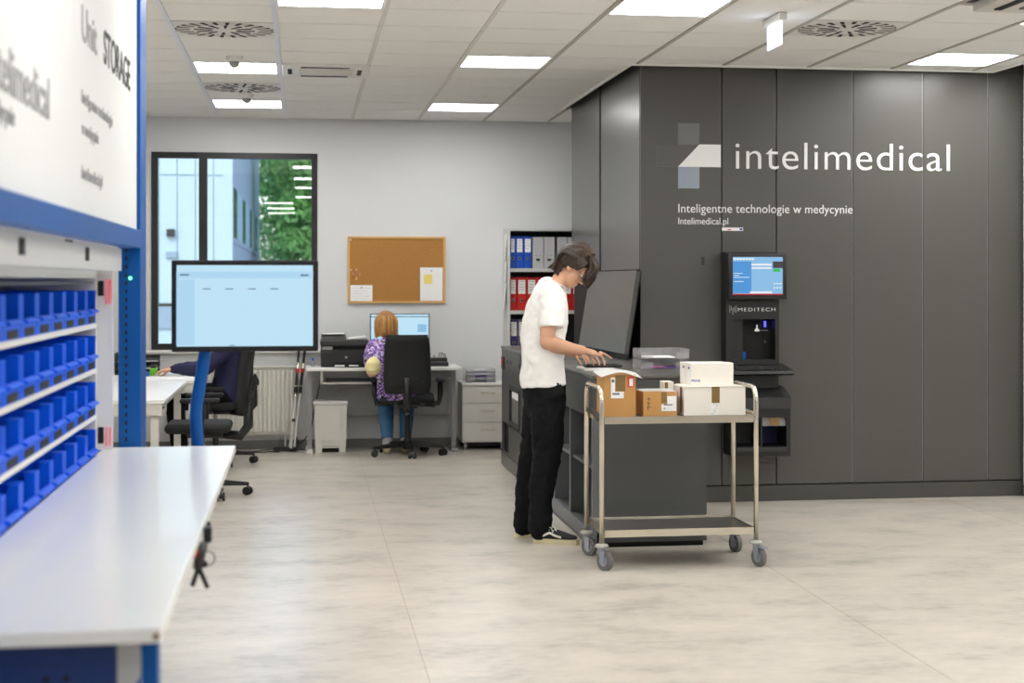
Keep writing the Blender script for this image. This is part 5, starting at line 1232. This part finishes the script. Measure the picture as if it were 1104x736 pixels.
# bins
def bin_proto(label):
    t = thing('storage_bin', label, 'bin', (0, 0, 0), group='blue storage bins in the shelf cabinet', local=True)
    W, D, H, th = .262, .33, .118, .006
    b = MB(); b.box(-D, 0, 0, W, 0, th); b.box(-D, -D+th, th, W-th, th, H)
    for y in (0, W-th):
        b.prism([(-D, y, th), (0, y, th), (0, y, H), (-.02, y, H), (-D, y, H)], (0, th, 0))
    b.box(-.032, 0, th, .030, th, H); b.box(-.032, 0, W-.030, W-th, th, H)
    b.build('bin_body', 'bin', t)
    f = MB(); f.box(-.008, 0, .030, W-.030, th, .052); f.prism([(0, .02, .052), (.014, .02, .046), (.014, .02, .040), (0, .02, .036)], (0, W-.04, 0)); f.build('front_lip', 'bin', t)
    MB().box(0, .0015, .05, W-.05, .003, .026).build('label_slot', 'blackm', t)
    return t
rown = ['top shelf', 'second shelf from the top', 'third shelf from the top', 'bottom shelf']
ordn = ['at the far end', 'second from the far end', 'third from the far end', 'fourth from the far end', 'fifth from the far end', 'sixth from the far end', 'seventh from the far end', 'eighth from the far end']
pb = None
for r_, z in enumerate(SZ4):
    for i in range(8):
        lab = 'blue plastic bin on the %s, %s' % (rown[r_], ordn[i]); loc = (SX+.002, 6.262-.272*(i+1)+.005-(.0), z+.0005)
        if pb is None: pb = bin_proto(lab); pb.location = loc
        else: dup(pb, loc, None, lab)
# bench
bn = thing('workbench', 'long white topped workbench with blue steel frame in the left foreground', 'workbench', (-.49, 4.78, 0))
MB().box(-.735, -.253, 3.09, 6.46, .872, .90, bev=.004).build('bench_top', 'bench', bn)
MB().box(-.70, -.335, 3.135, 3.155, .60, .868).build('end_panel', 'blued', bn)
MB().prism([(-.335, 3.135, .868), (-.295, 3.135, .868), (-.295, 3.135, .80), (-.335, 3.135, .74)], (0, .02, 0)).build('corner_gusset', 'greyb', bn)
for x, y in ((-.295, 3.16), (-.70, 3.16), (-.70, 6.36)): MB().box(x-.0, x+.03, y, y+.06, 0, .868, bev=.003).build('leg', 'blue', bn)
fr = MB(); fr.box(-.37, -.34, 3.22, 6.36, .80, .866); fr.build('side_rail', 'blued', bn); B('cross_rail', 'blued', bn, -.67, -.30, 6.37, 6.41, .80, .868)
hs = MB()
for x in (-.46, -.425):
    for z in (.805, .765): hs.cyl((x, 3.133, z), (x, 3.135, z), .006, 12)
hs.build('screw_hole', 'blackm', bn)
MB().cyl((-.262, 3.088, .885), (-.262, 3.092, .885), .006, 12).build('corner_screw', 'tape', bn)
# monitor on a blue arm
mn = thing('monitor', 'large monitor with pale blue screen on a bent blue arm at the bench end', 'monitor', (-.40, 6.60, .79))
MB().box(-.497, .057, 6.53, 6.57, 1.253, 1.604, bev=.006).build('monitor_frame', 'blackm', mn)
sc = B('screen', 'scr', mn, -.477, .037, 6.526, 6.531, 1.274, 1.585)
B('screen_header', 'scrd', sc, -.478, .038, 6.5245, 6.5265, 1.535, 1.56); B('screen_sidebar', 'scrd', sc, -.478, -.41, 6.5248, 6.5265, 1.28, 1.53)
l = MB()
for q in ((-.38, -.35, 1.492, 1.496), (-.295, -.265, 1.492, 1.496), (-.21, -.18, 1.492, 1.496), (-.125, -.095, 1.492, 1.496), (-.465, -.43, 1.545, 1.551), (-.01, .02, 1.543, 1.55), (-.28, -.26, 1.276, 1.279)): B('screen_text', 'scrt', sc, q[0], q[1], 6.5241, 6.5244, q[2], q[3])
MB().box(-.42, -.33, 6.571, 6.61, 1.27, 1.45, bev=.006).build('monitor_mount', 'blued', mn)
MB().tube([(-.37, 6.60, 1.40), (-.375, 6.60, 1.25), (-.392, 6.60, 1.14), (-.407, 6.60, 1.05), (-.410, 6.60, 1.0), (-.405, 6.60, .92), (-.402, 6.60, .80)], .024, 16).build('monitor_arm', 'blue', mn, True)
MB().box(-.45, -.355, 6.46, 6.60, .79, .86, bev=.004).build('arm_clamp', 'blued', mn)
# clamp with cable hanging from the bench edge
t = thing('cable_clamp', 'dark clamp with two prongs and a wire ring hanging from the bench edge', 'clamp', (-.24, 4.3, .75))
y = 4.3
MB().box(-.2525, -.243, y+.22, y+.25, .86, .885).build('clip', 'black', t); MB().box(-.2525, -.232, y+.06, y+.10, .855, .895, bev=.004).build('clip', 'black', t)
q = MB(); q.tube([(-.248, y, .866), (-.258, y, .83), (-.262, y, .80)], [.012, .014, .012], 10); q.build('clamp_body', 'dgrey', t, True)
MB().box(-.268, -.252, y-.012, y+.012, .825, .85, bev=.004).build('red_knob', 'red', t)
MB().tube([(-.262, y, .80), (-.276, y, .758)], .006, 8).build('prong', 'black', t); MB().tube([(-.258, y, .80), (-.238, y, .752)], .006, 8).build('prong', 'black', t)
MB().tube([(-.238+.018*math.cos(a), y, .826+.018*math.sin(a)) for a in [i*2*PI/18 for i in range(18)]], .0022, 6, closed=True).build('wire_ring', 'greym', t, True)
MB().ell((-.246, y, .812), (.009, .009, .009), u=10, v=8).build('ball_joint', 'black', t, True)
